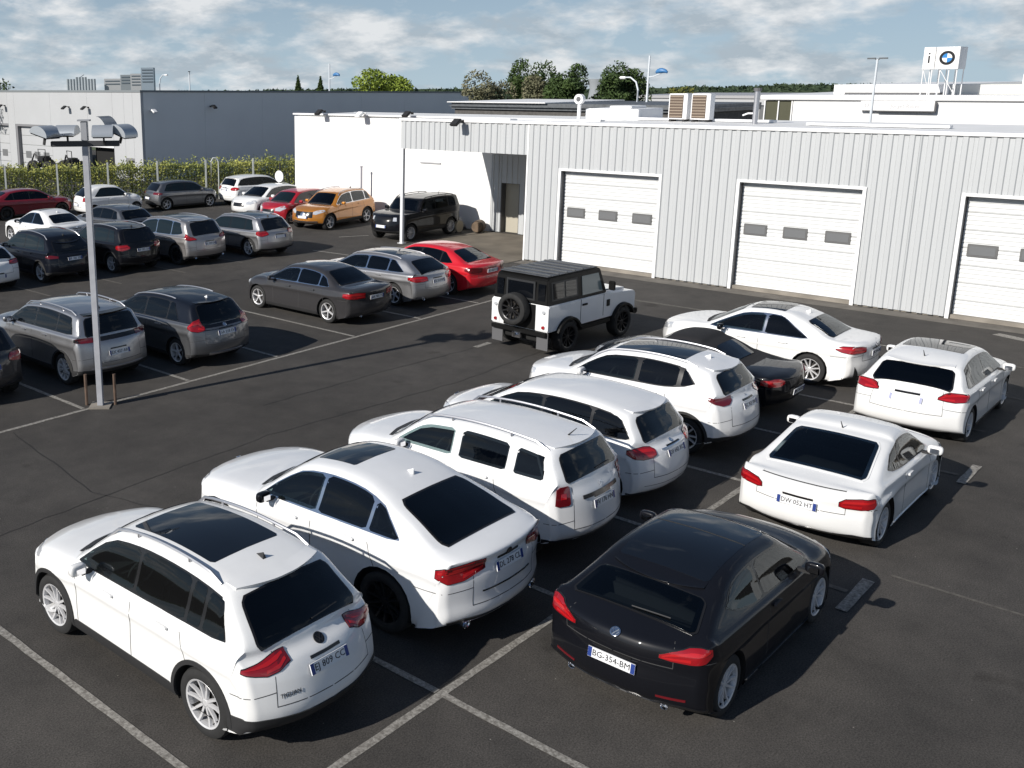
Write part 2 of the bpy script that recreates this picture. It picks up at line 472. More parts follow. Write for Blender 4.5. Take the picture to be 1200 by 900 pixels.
WH = {}
def wheel_meshes(r, w, spokes, dark, split):
    key = (round(r, 3), w, spokes, dark, split)
    if key in WH: return WH[key]
    rr = r * .70
    bm = bmesh.new()
    h = w / 2
    lathe(bm, [(-h * .9, rr * .96), (-h, rr * 1.03), (-h * 1.02, r * .88), (-h * .88, r * .965), (-h * .6, r), (h * .6, r), (h * .88, r * .965), (h * 1.02, r * .88), (h, rr * 1.03), (h * .9, rr * .96)], 40)
    bmesh.ops.recalc_face_normals(bm, faces=bm.faces)
    ty = bpy.data.meshes.new('tyre'); bm.to_mesh(ty); bm.free(); ty.shade_smooth(); ty.set_sharp_from_angle(angle=R_(40)); ty.materials.append(RUBBER)
    bm = bmesh.new()
    lathe(bm, [(h * .90, rr * 1.04), (h * .97, rr * 1.0), (h * .90, rr * .93), (h * .5, rr * .9), (-h * .6, rr * .88)], 40)
    ho = h * .72
    lathe(bm, [(ho, .001), (ho, rr * .13), (ho * .9, rr * .21), (ho * .5, rr * .23)], 16)
    for k in range(spokes):
        a = 2 * math.pi * k / spokes
        for dlt in ([-.5, .5] if split else [0]):
            a1 = a; a2 = a + dlt * (2 * math.pi / spokes) * .42
            w0 = rr * (.075 if split else .10); w1 = rr * (.06 if split else .085)
            t0 = Vector((-math.sin(a1), 0, math.cos(a1))); t1 = Vector((-math.sin(a2), 0, math.cos(a2)))
            c0 = Vector((math.cos(a1), 0, math.sin(a1))) * rr * .16 + t0 * dlt * rr * .1
            c1 = Vector((math.cos(a2), 0, math.sin(a2))) * rr * .95
            ps = []
            for c, t, ww, y in ((c0, t0, w0, ho * .98), (c0 * .4 + c1 * .6, t1, (w0 + w1) / 2, ho * 1.06), (c1, t1, w1, h * .93)):
                ps.append([bm.verts.new(c + t * ww + Vector((0, y - .03, 0))), bm.verts.new(c + t * ww * .7 + Vector((0, y, 0))), bm.verts.new(c - t * ww * .7 + Vector((0, y, 0))), bm.verts.new(c - t * ww + Vector((0, y - .03, 0)))])
            for i in range(2):
                for j in range(3):
                    bm.faces.new((ps[i][j], ps[i][j + 1], ps[i + 1][j + 1], ps[i + 1][j]))
    bmesh.ops.recalc_face_normals(bm, faces=bm.faces)
    rim = bpy.data.meshes.new('rim'); bm.to_mesh(rim); bm.free(); rim.materials.append(ALLOY_D if dark else ALLOY)
    bm = bmesh.new()
    lathe(bm, [(h * .25, .001), (h * .25, rr * .55), (h * .05, rr * .55)], 24)
    lathe(bm, [(-h * .3, .001), (-h * .3, rr * .9)], 24)
    dk = bpy.data.meshes.new('brake_disc'); bm.to_mesh(dk); bm.free(); dk.materials.append(mat('brake_iron', (.06, .055, .05), rough=.5, metal=.6))
    WH[key] = (ty, rim, dk)
    return WH[key]

def mirror_mesh():
    bm = bmesh.new()
    bmesh.ops.create_uvsphere(bm, u_segments=14, v_segments=8, radius=1)
    for v in bm.verts:
        x, y, z = v.co
        f = lambda t: math.copysign(abs(t) ** .6, t)
        v.co = (f(x) * (.035 if x < 0 else .075), f(y) * .105, f(z) * .068)
    return bm

SCALE = (.94, .955, .95)
def car(loc, ang, label, group, sp):
    """sp: dict of everything that shapes this car; loc = ground point under the body's middle"""
    L, Wd, H = sp['L'], sp['W'], sp['H']
    hw = Wd / 2
    fo = sp.get('fo', .88); wb = sp['wb']; r = sp.get('r', .325)
    xr = L - fo - wb; xf = L - fo
    bR, bF = sp['belt']
    B = Body(sp['pts'], L, Wd, H, bR, bF, rf=sp.get('rf', .66), zs=sp.get('zs', .2), wheels=(xr, xf), rw=r, flare=sp.get('flare', .012), nosetaper=sp.get('taper', .09), square=sp.get('square', 0), sub=sp.get('sub', 4), rplan=sp.get('rplan', .075))
    near = sp.get('detail', 2)
    T = thing('parked_car', label, 'car', loc, ang, group)
    P = sp['paint']; top = sp.get('top', P)
    # body with wheel wells cut out
    me = bpy.data.meshes.new('body'); me.from_pydata(B.vs, [], B.fs)
    me.polygons.foreach_set('material_index', B.mi)
    me.update()
    bm = bmesh.new(); bm.from_mesh(me)
    bmesh.ops.remove_doubles(bm, verts=bm.verts, dist=.0004)
    bmesh.ops.recalc_face_normals(bm, faces=bm.faces); bm.to_mesh(me); bm.free()
    ra = r + sp.get('gap', .045)
    # cut the wheel arches: slice along a 22-sided circle, drop what lies inside, add the liner
    bm = bmesh.new(); bm.from_mesh(me)
    zc_ = r + .01
    for x in (xr, xf):
        cx = x - L / 2
        NS = 22
        for sg in (1, -1):
            for k in range(NS):
                a = 2 * math.pi * (k + .5) / NS
                rad = ra * math.cos(math.pi / NS)
                n = Vector((math.cos(a), 0, math.sin(a)))
                if zc_ + n.z * ra < .12: continue
                fs = [f for f in bm.faces if sg * f.calc_center_median().y > hw - .33 and min((v.co.x - cx) ** 2 + (v.co.z - zc_) ** 2 for v in f.verts) < (ra + .03) ** 2]
                geom = list(set([v for f in fs for v in f.verts] + [e for f in fs for e in f.edges] + fs))
                bmesh.ops.bisect_plane(bm, geom=geom, plane_co=Vector((cx, 0, zc_)) + n * rad, plane_no=n, dist=.0005)
            inside = lambda p: all((p.x - cx) * math.cos(2 * math.pi * (k + .5) / NS) + (p.z - zc_) * math.sin(2 * math.pi * (k + .5) / NS) < ra * math.cos(math.pi / NS) for k in range(NS))
            dl = [f for f in bm.faces if sg * f.calc_center_median().y > hw - .33 and inside(f.calc_center_median())]
            bmesh.ops.delete(bm, geom=dl, context='FACES')
            ring = []
            al = math.asin(max(-.95, min(0.0, (sp.get('zs', .2) - .015 - zc_) / ra)))
            for k in range(NS + 1):
                a = al + (math.pi - 2 * al) * k / NS
                px, pz = cx + ra * math.cos(a), zc_ + ra * math.sin(a)
                h, nn = B.ray((px + L / 2, sg * 2.0, max(pz, sp.get('zs', .2) + .02)), (0, -sg, 0))
                ring.append((bm.verts.new((px, h.y - sg * .002, pz)), bm.verts.new((px, sg * (hw - .32), pz))))
            for k in range(NS):
                f = bm.faces.new((ring[k][0], ring[k + 1][0], ring[k + 1][1], ring[k][1])); f.material_index = 1
            f = bm.faces.new([q[1] for q in ring]); f.material_index = 1
    for f in bm.faces:
        f.smooth = True
        if f.calc_center_median().z < sp.get('zs', .2) + .015: f.material_index = 1
    bm.to_mesh(me); bm.free()
    me.set_sharp_from_angle(angle=R_(38))
    for q in (P, DARKWELL, top): me.materials.append(q)
    BODY_ = me
    o = bpy.data.objects.new('body', me); C.objects.link(o)
    o.parent = T
    see = sp.get('see', False)
    side = lambda sg: B.side(sg)
    ex, ez = B.edge[:, 0], B.edge[:, 2]
    gi = [i for i in range(len(ex)) if B.wg[i] > .5 and ez[i] > B.belt(ex[i])]
    exs = np.array([ex[i] for i in gi]); ezs = np.array([ez[i] for i in gi]); order = np.argsort(exs)
    exs, ezs = exs[order], ezs[order]
    # side windows ------------------------------------------------
    ws = sp['win']                      # x positions: rear end ... front end, rear slant
    slant = sp.get('slant', .25); bo = sp.get('wb_off', .03); to = sp.get('wt_off', .04)
    bot = lambda x: B.belt(x) + bo + sp.get('kick', 0) * max(0, (ws[0] + .7 - x) / .7) ** 2
    def topz(x, xa):
        z = float(np.interp(x, exs, ezs)) - to
        if slant > 0: z = min(z, bot(x) + .02 + (x - ws[0]) * (H - bR) / max(slant, .02)) if x < ws[0] + slant + .3 else z
        return z
    def pane_cols(xa, xb, g=0.0, rr=.035):
        n = 14; c = []
        for x in np.linspace(xa, xb, n):
            d = min(x - xa, xb - x)
            cut = rr - math.sqrt(max(rr * rr - (rr - d) ** 2, 0)) if d < rr else 0
            lo, hi = bot(x) - g + cut * .6, topz(x, xa) + g - cut
            if hi < lo + .012: hi = lo + .012
            c.append((x, lo, hi))
        return c
    frame = sp.get('frame', GLOSSBLK)
    for sg in (1, -1):
        xe = ws[-1]
        while xe > ws[-2] and topz(xe, 0) - bot(xe) < .03: xe -= .01
        if see:
            patch('window_frame', side(sg), pane_cols(ws[0] - .025, xe + .03, .018), 6, .004, frame, T, nu=34, ring_w=(.06, .055), skirt=.03)
            for a in ws[1:-1]:
                pw = sp.get('pillar', .05) / 2 + .02
                patch('door_pillar', side(sg), [(x_, bot(x_) - .01, topz(x_, 0) + .01) for x_ in (a - pw, a, a + pw)], 5, .005, frame, T, nu=5, skirt=.03)
        else: patch('window_frame', side(sg), pane_cols(ws[0] - .025, xe + .03, .018), 4, .003, frame, T, nu=28)
        for a, b in zip(ws[:-1], ws[1:]):
            b2 = min(b, xe)
            g = sp.get('pillar', .05) / 2
            patch('side_window', side(sg), pane_cols(a + (g if a != ws[0] else 0), b2 - (g if b != ws[-1] else 0)), 4, .007, (SG_SIDE if a >= ws[-2] - .01 else SG_DARK) if see else sp.get('sglass', GLASS_L), T, nu=12, skirt=.002 if see else .012)
    # windscreens ------------------------------------------------
    rwn = sp['rearwin']                 # (xb,zb,xt,zt,wb,wt)
    xb, zb_, xt, zt, w0, w1 = rwn
    f0_ = B.chord((xb, zb_), (xt, zt))
    def quadmap(f, w0, w1, rr=.07):
        def g(u, v):
            w = w0 + (w1 - w0) * v
            d = min(v, 1 - v) / .14
            if d < 1: w -= rr * (1 - math.sqrt(max(1 - (1 - max(d, 0)) ** 2, 0))) * .7
            return f(u * w, v)
        return g
    Q = lambda a, b: [(-1, a, b), (1, a, b)]
    def trap(w0, w1, a=0., b=1., n=9, rr=.05):
        # columns across, v range; trapezoid by limiting v on the slanted sides
        c = []
        m_ = max(w0, w1)
        for u in np.linspace(-m_, m_, 17):
            lo, hi = a, b
            if abs(u) > min(w0, w1):
                k = (abs(u) - min(w0, w1)) / max(m_ - min(w0, w1), 1e-4)
                if w0 > w1: hi = a + (b - a) * (1 - k) + .03
                else: lo = b - (b - a) * (1 - k) - .03
            c.append((u, lo, min(hi, b)))
        return c
    if see:
        patch('rear_window_frame', quadmap(f0_, w0 + .025, w1 + .025), Q(-.03, 1.04), 14, .008, sp.get('rframe', GLOSSBLK), T, nu=21, ring_w=(.12, .10), skirt=.03)
    elif sp.get('bigframe', True):
        patch('rear_window_frame', quadmap(f0_, w0 + .025, w1 + .025), Q(-.03, 1.04), 14, .008, sp.get('rframe', GLOSSBLK), T, nu=15)
    patch('rear_window', quadmap(f0_, w0, w1), Q(0, 1), 14, .013, sp.get('seerear', SG_DARK) if see else sp.get('rglass', GLASS), T, nu=15, skirt=.002 if see else .012)
    xh, zh, xc, zc, w0, w1 = sp['ws']  # header, cowl, half widths header, cowl
    f = B.chord((xc, zc), (xh, zh))
    if see:
        patch('windscreen_frame', quadmap(f, w1, w0), Q(-.02, 1.02), 12, .003, GLOSSBLK, T, nu=21, ring_w=(.11, .07), skirt=.03)
        patch('windscreen', quadmap(f, w1, w0), Q(0, 1), 12, .008, SG_SIDE, T, nu=17, skirt=.002)
        # open the shell behind the glass
        bm = bmesh.new(); bm.from_mesh(BODY_)
        cA, cB = Vector((xc - L / 2, 0, zc)), Vector((xh - L / 2, 0, zh)); rA, rB = Vector((rwn[0] - L / 2, 0, rwn[1])), Vector((rwn[2] - L / 2, 0, rwn[3]))
        def inchord(p, A, B_, wa, wb_, mg, up):
            d = B_ - A; l = d.length; d = d / l; q = p - A; v = q.dot(d) / l
            n = Vector((-d.z, 0, d.x)); n = n if n.z > 0 else -n
            k = abs(p.y) / max(wa + (wb_ - wa) * v, .1)
            if not (mg / l < v < 1 - mg / l): return False
            return abs(p.y) < wa + (wb_ - wa) * v - mg * 1.2 and -.30 < q.dot(n) < .2
        def inside_win(p, mg):
            x = p.x + L / 2
            if abs(p.y) > hw * .5 and ws[0] + mg < x < xe - mg and bot(x) + mg < p.z < topz(x, 0) - mg * 1.2 and topz(x, 0) - bot(x) > .10: return 1
            if inchord(p, rA, rB, rwn[4], rwn[5], mg, 0) or inchord(p, cA, cB, sp['ws'][5], sp['ws'][4], mg, 0): return 2
            return 0
        rf_ = [f for f in bm.faces if f.material_index != 1 and (abs(f.normal.y) > .25 or abs(f.normal.x) > .08) and any(inside_win(v.co, -.02) for v in f.verts)]
        es = list({e for f in rf_ for e in f.edges if e.calc_length() > .045})
        bmesh.ops.subdivide_edges(bm, edges=es, cuts=2, use_grid_fill=True)
        dl = []
        for f in bm.faces:
            if f.material_index == 1: continue
            c = f.calc_center_median(); w_ = inside_win(c, .008)
            if w_ == 1 and abs(f.normal.y) > .25 or w_ == 2 and abs(f.normal.y) < .75: dl.append(f)
        bmesh.ops.delete(bm, geom=dl, context='FACES')
        bm.to_mesh(BODY_); bm.free(); BODY_.shade_smooth(); BODY_.set_sharp_from_angle(angle=R_(38))
        # cabin
        DK = mat('cabin_trim', (.022, .022, .024), rough=.85); ST = mat('seat_cloth', (.035, .035, .038), rough=.9)
        x0, x1 = rwn[0] + .22, xc - .10; bz = B.belt((x0 + x1) / 2) - .07
        bm = bmesh.new(); box(bm, x0 - L / 2, x1 - L / 2, -hw * .80, hw * .80, .30, .48)
        for sg in (1, -1): box(bm, x0 + .02 - L / 2, x1 - L / 2, sg * hw * .80, sg * hw * .84, .32, bz, .01)
        bmobj('cabin_floor', bm, DK, T)
        bm = bmesh.new(); box(bm, xc - .62 - L / 2, xc - .05 - L / 2, -hw * .78, hw * .78, .5, bz + .02, .05); bmobj('dashboard', bm, DK, T)
        bm = bmesh.new(); box(bm, x0 - L / 2, rwn[2] + .12 - L / 2, -hw * .78, hw * .78, .5, bz - .04, .02); bmobj('parcel_shelf', bm, DK, T)
        seats = [(xc - 1.28, sg * .36, .24) for sg in (1, -1)] + [(max(rwn[2] + .28, xc - 2.15), 0, .60)]
        for sx, sy, sw_ in seats:
            ztop = min(H - .40, bz + .20)
            bm = bmesh.new(); box(bm, sx - L / 2, sx + .46 - L / 2, sy - sw_, sy + sw_, .45, .62, .05)
            vv = box(bm, sx - .06 - L / 2, sx + .06 - L / 2, sy - sw_, sy + sw_, .60, ztop, .05)
            for v in bm.verts:
                if v.co.z > .65: v.co.x -= (v.co.z - .62) * .28
            so = bmobj('seat', bm, ST, T, smooth=40)
            for hy in ((sy,) if sw_ < .4 else (-.38, .38)):
                bm = bmesh.new(); hx = sx - (ztop - .62) * .28 - .03 - L / 2; box(bm, hx - .05, hx + .05, hy - .13, hy + .13, ztop + .03, ztop + .19, .045); bmobj('headrest', bm, ST, so, smooth=40)
        bm = bmesh.new(); n_ = 20; cx_ = xc - .72 - L / 2
        tube(bm, [(cx_ - .05 * math.sin(2 * math.pi * k / n_), .36 + .18 * math.cos(2 * math.pi * k / n_), bz - .03 + .17 * math.sin(2 * math.pi * k / n_)) for k in range(n_ + 1)], .014, 6, caps=False); bmobj('steering_wheel', bm, DK, T, smooth=60)
    else: patch('windscreen', quadmap(f, w1, w0), Q(0, 1), 12, .005, sp.get('wglass', GLASS_L), T, nu=17)
    patch('cowl_panel', B.chord((xc - .02, zc - .02), (xc + .14, zc - .04)), [(-w1, 0, .5), (-w1 * .6, 0, .95), (0, .0, 1.15), (w1 * .6, 0, .95), (w1, 0, .5)], 2, .003, PLASTIC, T, nu=14)
    if 'spoiler' in sp:
        dep, hwid = sp['spoiler']
        bm = bmesh.new(); prev = None
        for u in np.linspace(-hwid, hwid, 15):
            k = (u / hwid) ** 2; xs = xt + .06 + .10 * k
            h0, n0 = B.ray((xs + .08, u, 3), (0, 0, -1)); h1, n1 = B.ray((xs, u, 3), (0, 0, -1))
            dz = (h1.z - h0.z) / .08
            d_ = dep * (1 - .25 * k ** 2)
            a = h0 + Vector((0, 0, .004)); b_ = h1 + Vector((0, 0, .010)); c_ = Vector((h1.x - d_, u, h1.z + .012 + dz * d_ * .45)); e_ = c_ + Vector((.012, 0, -.028)); g_ = h1 + Vector((.02, 0, -.05))
            row = [bm.verts.new(q) for q in (a, b_, c_, e_, g_)]
            if prev:
                for q in range(4): bm.faces.new((prev[q], prev[q + 1], row[q + 1], row[q]))
            else: bm.faces.new(row)
            prev = row
        bm.faces.new(prev[::-1])
        bmobj('roof_spoiler', bm, sp.get('spoilmat', top if top is not P else P), T, smooth=30)
    if 'sunroof' in sp:
        xa, xb, w = sp['sunroof']
        zx = lambda x: float(np.interp(x, B.F[np.argsort(B.F[:, 0]), 0], np.sort(B.F[:, 0]) * 0 + B.F[np.argsort(B.F[:, 0]), 2]))
        tz = lambda x: max([p[2] for p in B.F if abs(p[0] - x) < .25])
        patch('sunroof', B.chord((xa, H), (xb, H)), [(-w, .03, .97), (-w + .03, 0, 1), (w - .03, 0, 1), (w, .03, .97)], 8, .004, ROOFGLASS, T, nu=12)
        if sp.get('sunsplit'):
            q = sp['sunsplit']; patch('sunroof_bar', B.chord((xa, H), (xb, H)), [(-w, q, q + .012), (w, q, q + .012)], 1, .008, PLASTIC, T, nu=10)
    # lamps, plates ------------------------------------------------
    RR = B.rear(); FR = B.front()
    for sg in (1, -1):
        mir = lambda cc: [(sg * a, b, c) for a, b, c in cc] if sg > 0 else [(-a, b, c) for a, b, c in cc][::-1]
        for part in sp['tail']:
            m0 = part[1] if len(part) > 1 else REDLAMP
            if near > 0 and m0 is REDLAMP:
                patch('lamp_surround', RR, mir([(a + (-.008 if i == 0 else .008 if i == len(part[0]) - 1 else 0), b - .009, c + .009) for i, (a, b, c) in enumerate(part[0])]), 3, .006, GLOSSBLK, T, nu=22)
                tl = patch('tail_light', RR, mir(part[0]), 4, .012, MIDRED, T, nu=22)
                q = part[0]; sh = [(a, b + (c - b) * .58, b + (c - b) * .80) for a, b, c in q]
                sh[0] = (q[0][0] + .03, sh[0][1], sh[0][2]); sh[-1] = (q[-1][0] - .03, sh[-1][1], sh[-1][2])
                patch('lens_bar', RR, mir(sh), 2, .016, BRIGHTRED, tl, nu=16)
                sh = [(a, b + (c - b) * .15, b + (c - b) * .36) for a, b, c in q][: max(2, len(q) - 2)]
                sh[0] = (q[0][0] + .03, sh[0][1], sh[0][2])
                patch('lens_bar', RR, mir(sh), 2, .016, BRIGHTRED, tl, nu=12)
            else: patch('tail_light', RR, mir(part[0]), 4, .0125, m0, T, nu=22)
        for part in sp.get('tailtrim', []):
            patch(part[2], RR, mir(part[0]), 2, part[3] if len(part) > 3 else .012, part[1], T, nu=8)
        for part in sp['head']:
            patch('headlight', FR, mir(part[0]), 3, .006, part[1] if len(part) > 1 else CLEARLAMP, T, nu=10)
        # mirrors
        bmx = mirror_mesh()
        xm = xc - .42 if 'xm' not in sp else sp['xm']
        bmesh.ops.translate(bmx, vec=(xm - L / 2, sg * (hw + .09), B.belt(xm) + .075), verts=bmx.verts)
        mo = bmobj('wing_mirror', bmx, sp.get('mirror', P), T, smooth=60)
        if near > 0:
            bmx = bmesh.new(); box(bmx, xm - L/2 - .064, xm - L/2 - .058, sg * (hw + .035), sg * (hw + .145), B.belt(xm) + .04, B.belt(xm) + .11); bmobj('mirror_glass', bmx, CHROME, mo)
            bmx = bmesh.new(); box(bmx, xm - L/2 - .02, xm - L/2 + .04, sg * (hw - .12), sg * (hw + .05), B.belt(xm) - .005, B.belt(xm) + .03); bmobj('mirror_arm', bmx, PLASTIC, mo)
        # door handles
        for xx in sp.get('handles', ()):
            zz = B.belt(xx) - .12
            patch('door_handle', side(sg), [(xx, zz + .008, zz + .026), (xx + .02, zz, zz + .036), (xx + .19, zz, zz + .036), (xx + .21, zz + .008, zz + .026)], 2, .034, sp.get('handlemat', P), T, nu=5)
        # shut lines
        for xx, z0, z1, lean in sp.get('gaps', ()):
            n = 7; c = []
            f0 = B.side(sg)
            f = lambda u, v, lean=lean, xx=xx, z0=z0: f0(xx + v + lean * (u - z0), u)
            patch('door_gap', f, [(z0, 0, .009), (z1, 0, .009)], 1, .0016, SEAM, T, nu=9, skirt=.002)
        if near > 0:
            x0, x1 = xr + ra + .02, xf - ra - .02
            zs = sp.get('zs', .2)
            patch('sill', side(sg), [(x0 - .02, zs + .03, zs + .09), (x0 + .06, zs + .02, zs + sp.get('sill', .10)), (x1 - .06, zs + .02, zs + sp.get('sill', .10)), (x1 + .02, zs + .03, zs + .09)], 2, .012, sp.get('sillmat', PLASTIC), T, nu=12)
        # arch trims
        if 'arch' in sp:
            for x in (xr, xf):
                f0 = B.side(sg)
                f = lambda u, v, x=x: f0(x + v * math.cos(u), r + .01 + v * math.sin(u))
                a0 = -.25 if x == xf else -.12
                patch('wheel_arch_trim', f, [(-.22, ra - .003, ra + sp['arch']), (math.pi + .22, ra - .003, ra + sp['arch'])], 2, .015, sp.get('archmat', PLASTIC), T, nu=26)
    # rear apron / bumper strip wrapping to the wheel arches
    for key, f, nm in (('rapron', RR, 'rear_apron'), ('fapron', FR, 'front_apron')):
        if key in sp:
            z0, z1, pm, m_ = sp[key]
            R1 = .45 if key == 'rapron' else .5
            lim = hw - R1 + R1 * math.pi / 2 + ((xr - ra - .004 - R1) if key == 'rapron' else (L - R1 - (xf + ra + .004)))
            pm = min(pm, lim); z0 = max(z0, sp.get('zs', .2) + .035)
            ze = sp.get('zs', .2) + .008
            patch(nm, f, [(-pm, ze, z1 - .02), (-pm * .75, ze + .015, z1), (-.45, z0, z1 - .02), (.45, z0, z1 - .02), (pm * .75, ze + .015, z1), (pm, ze, z1 - .02)], 4, .012, m_, T, nu=36)
    for nm, cc, m_, off in sp.get('rearbits', ()):
        patch(nm, RR, cc, 2, off, m_, T, nu=16)
    for nm, cc, m_, off in sp.get('frontbits', ()):
        patch(nm, FR, cc, 3, off, m_, T, nu=16)
    # tailgate gap lines
    if 'tgap' in sp and near > 0:
        z0, z1, w = sp['tgap']
        zc2 = sp.get('bgap', z0 + .12); lim = hw - .45 + .45 * math.pi / 2 + (xr - ra - .02 - .45)
        if lim > w + .1:
            patch('bumper_gap', RR, [(w + .01, zc2, zc2 + .008), (lim, zc2 - .04, zc2 - .032)], 1, .0016, SEAM, T, nu=12, skirt=.002)
            patch('bumper_gap', RR, [(-lim, zc2 - .04, zc2 - .032), (-w - .01, zc2, zc2 + .008)], 1, .0016, SEAM, T, nu=12, skirt=.002)
        if sp.get('rplate'):
            zp = sp['rplate'][0] + .075
            patch('tailgate_handle', RR, [(-.20, zp, zp + .028), (.20, zp, zp + .028)], 2, .010, sp.get('tghandle', GLOSSBLK), T, nu=8)
    if 'tgap' in sp:
        z0, z1, w = sp['tgap']
        patch('tailgate_gap', RR, [(-w, z0, z0 + .009), (w, z0, z0 + .009)], 1, .0016, SEAM, T, nu=18, skirt=.002)
        for sg in (1, -1):
            f = lambda u, v, sg=sg: RR(sg * (w + v), u)
            patch('tailgate_gap', f, [(z0, 0, .009), (z1, 0, .009)], 1, .0016, SEAM, T, nu=8, skirt=.002)
    def plate(f, z, txt, u=0, pm=PLATE):
        h, n = f(u, z)
        h2, n2 = f(u, z + .05); h3, _ = f(u, z - .05)
        up = (h2 - h3).normalized(); xax = Vector((0, 1, 0)) if n.x > 0 else Vector((0, -1, 0))
        nn_ = xax.cross(up).normalized()
        Mx = Matrix((xax, up, nn_)).transposed().to_4x4(); Mx.translation = h + nn_ * .006
        bm = bmesh.new(); box(bm, -.26, .26, -.055, .055, 0, .012)
        pl = bmobj('number_plate', bm, pm, T); pl.matrix_local = Mx
        for xx in (-.259, .215):
            bm = bmesh.new(); box(bm, xx, xx + .044, -.053, .053, .0122, .0135)
            bmobj('plate_band', bm, PLBLUE, pl)
        if txt:
            tm = text_mesh(txt, .092); to_ = link('plate_text', tm, PLTXT, pl); to_.location = (0, 0, .0135); to_['kind'] = 'stuff'
            wdt = max(v.co.x for v in tm.vertices) - min(v.co.x for v in tm.vertices)
            to_.scale = (.41 / wdt, 1.0, 1)
        return pl
    if sp.get('rplate'): plate(RR, sp['rplate'][0], sp['rplate'][1])
    if sp.get('fplate'): plate(FR, sp['fplate'][0], sp['fplate'][1])
    if 'badge' in sp:
        for where, z, rad, m_ in sp['badge']:
            f = RR if where == 'r' else FR
            h, n = f(0, z); h2, _ = f(0, z + .04); h3, _ = f(0, z - .04)
            up = (h2 - h3).normalized(); xax = Vector((0, 1, 0)) if n.x > 0 else Vector((0, -1, 0)); nn_ = xax.cross(up).normalized()
            Mx = Matrix((xax, up, nn_)).transposed().to_4x4(); Mx.translation = h + nn_ * .004
            bm = bmesh.new()
            lathe(bm, [(0, rad), (.008, rad), (.010, rad * .92), (.010, rad * .78), (.006, rad * .76), (.006, .001)], 24, axis='Z')
            # V over W strokes inside the ring
            for a, b in (((-.5, .55), (0, -.1)), ((0, -.1), (.5, .55)), ((-.7, .1), (-.3, -.62)), ((-.3, -.62), (0, -.1)), ((0, -.1), (.3, -.62)), ((.3, -.62), (.7, .1))):
                if sp.get('brand') == 'vw': tube(bm, [(a[0] * rad, a[1] * rad, .01), (b[0] * rad, b[1] * rad, .01)], rad * .08, 4)
            bg_ = bmobj('badge', bm, m_, T, smooth=30); bg_.matrix_local = Mx
    for k, (txt, u, z, size) in enumerate(sp.get('script', ())):
        h, n = RR(u, z); h2, _ = RR(u, z + .03)
        up = (h2 - h).normalized(); nn_ = n; xax = up.cross(nn_).normalized()
        Mx = Matrix((xax, up, nn_)).transposed().to_4x4(); Mx.translation = h + nn_ * .004
        s_ = link('lettering', text_mesh(txt, size), sp.get('scriptmat', CHROME), T); s_.matrix_local = Mx; s_['kind'] = 'stuff'
    if 'rails' in sp:
        xa, xb, hgt, m_ = sp['rails']
        for sg in (1, -1):
            ps = []
            for i, x in enumerate(np.linspace(xa, xb, 12)):
                rg = [g for g in range(len(B.edge)) if B.wg[g] > .5]
                ii = min(rg, key=lambda q: abs(B.G[q, 6][0] - x)); 
                yy = float(np.interp(x, [B.G[q, 7][0] for q in rg], [B.G[q, 7][1] for q in rg]))
                h, n = B.ray((x, sg * yy, 3.0), (0, 0, -1))
                d = min(i, 11 - i)
                ps.append((h.x, h.y, h.z + (.0 if d == 0 else hgt)))
            bm = bmesh.new(); tube(bm, ps, .017, 6)
            for q in (3, 8) if hgt > .04 else ():
                tube(bm, [Vector(ps[q]), Vector(ps[q]) - Vector((0, 0, hgt))], .014, 6)
            bmobj('roof_rail', bm, m_, T, smooth=50)
    if 'fin' in sp:
        x = sp['fin']; h, n = B.ray((x, 0, 3), (0, 0, -1))
        bm = bmesh.new()
        a = [bm.verts.new(h + Vector(v)) for v in ((-.07, .022, -.01), (-.07, -.022, -.01), (.09, 0, -.01), (-.055, 0, .06))]
        for t in ((0, 1, 3), (1, 2, 3), (2, 0, 3), (0, 2, 1)): bm.faces.new([a[i] for i in t])
        bmobj('aerial_fin', bm, sp.get('finmat', PLASTIC), T)
    if 'aerial' in sp:
        x = sp['aerial']; h, n = B.ray((x, 0, 3), (0, 0, -1))
        bm = bmesh.new(); tube(bm, [h, h + Vector((-.12, 0, .13))], [.012, .005], 6); bmobj('aerial', bm, PLASTIC, T)
    if 'wiper' in sp:
        u0, v0, u1, v1 = sp['wiper']
        f = B.chord((rwn[0], rwn[1]), (rwn[2], rwn[3]))
        pa = [f(u0 + (u1 - u0) * k / 4, v0 + (v1 - v0) * k / 4) for k in range(5)]
        bm = bmesh.new(); tube(bm, [h + n * .028 for h, n in pa], .008, 4); bmobj('rear_wiper', bm, PLASTIC, T)
    for y, z, rad in sp.get('exhaust', ()):
        for sg in (1, -1):
            if sp.get('exh_one') and sg == -1: continue
            h, n = RR(sg * y, z)
            bm = bmesh.new(); lathe(bm, [(.10, rad * .8), (-.01, rad * .8), (-.02, rad), (.10, rad)], 16, axis='X', centre=(h.x - .015, sg * y, z))
            lathe(bm, [(.02, .001), (.02, rad * .8)], 16, axis='X', centre=(h.x - .015, sg * y, z))
            bmobj('exhaust_pipe', bm, CHROME, T, smooth=40)
    # wheels ------------------------------------------------
    w = sp.get('ww', .23)
    ty, rim, dk = wheel_meshes(r, w, sp['rim'][0], sp['rim'][2], sp['rim'][1])
    for x in (xr, xf):
        for sg in (1, -1):
            we = bpy.data.objects.new('wheel', None); C.objects.link(we); we.parent = T; we.empty_display_size = .2
            we.location = (x - L / 2, sg * (hw - w / 2 - sp.get('inset', .02)), r)
            we.rotation_euler = (0, rnd.uniform(0, 6.28), 0 if sg > 0 else math.pi)
            link('tyre', ty, None, we); link('rim', rim, None, we); link('brake_disc', dk, None, we)
    T.scale = sp.get('scale', SCALE)
    return T
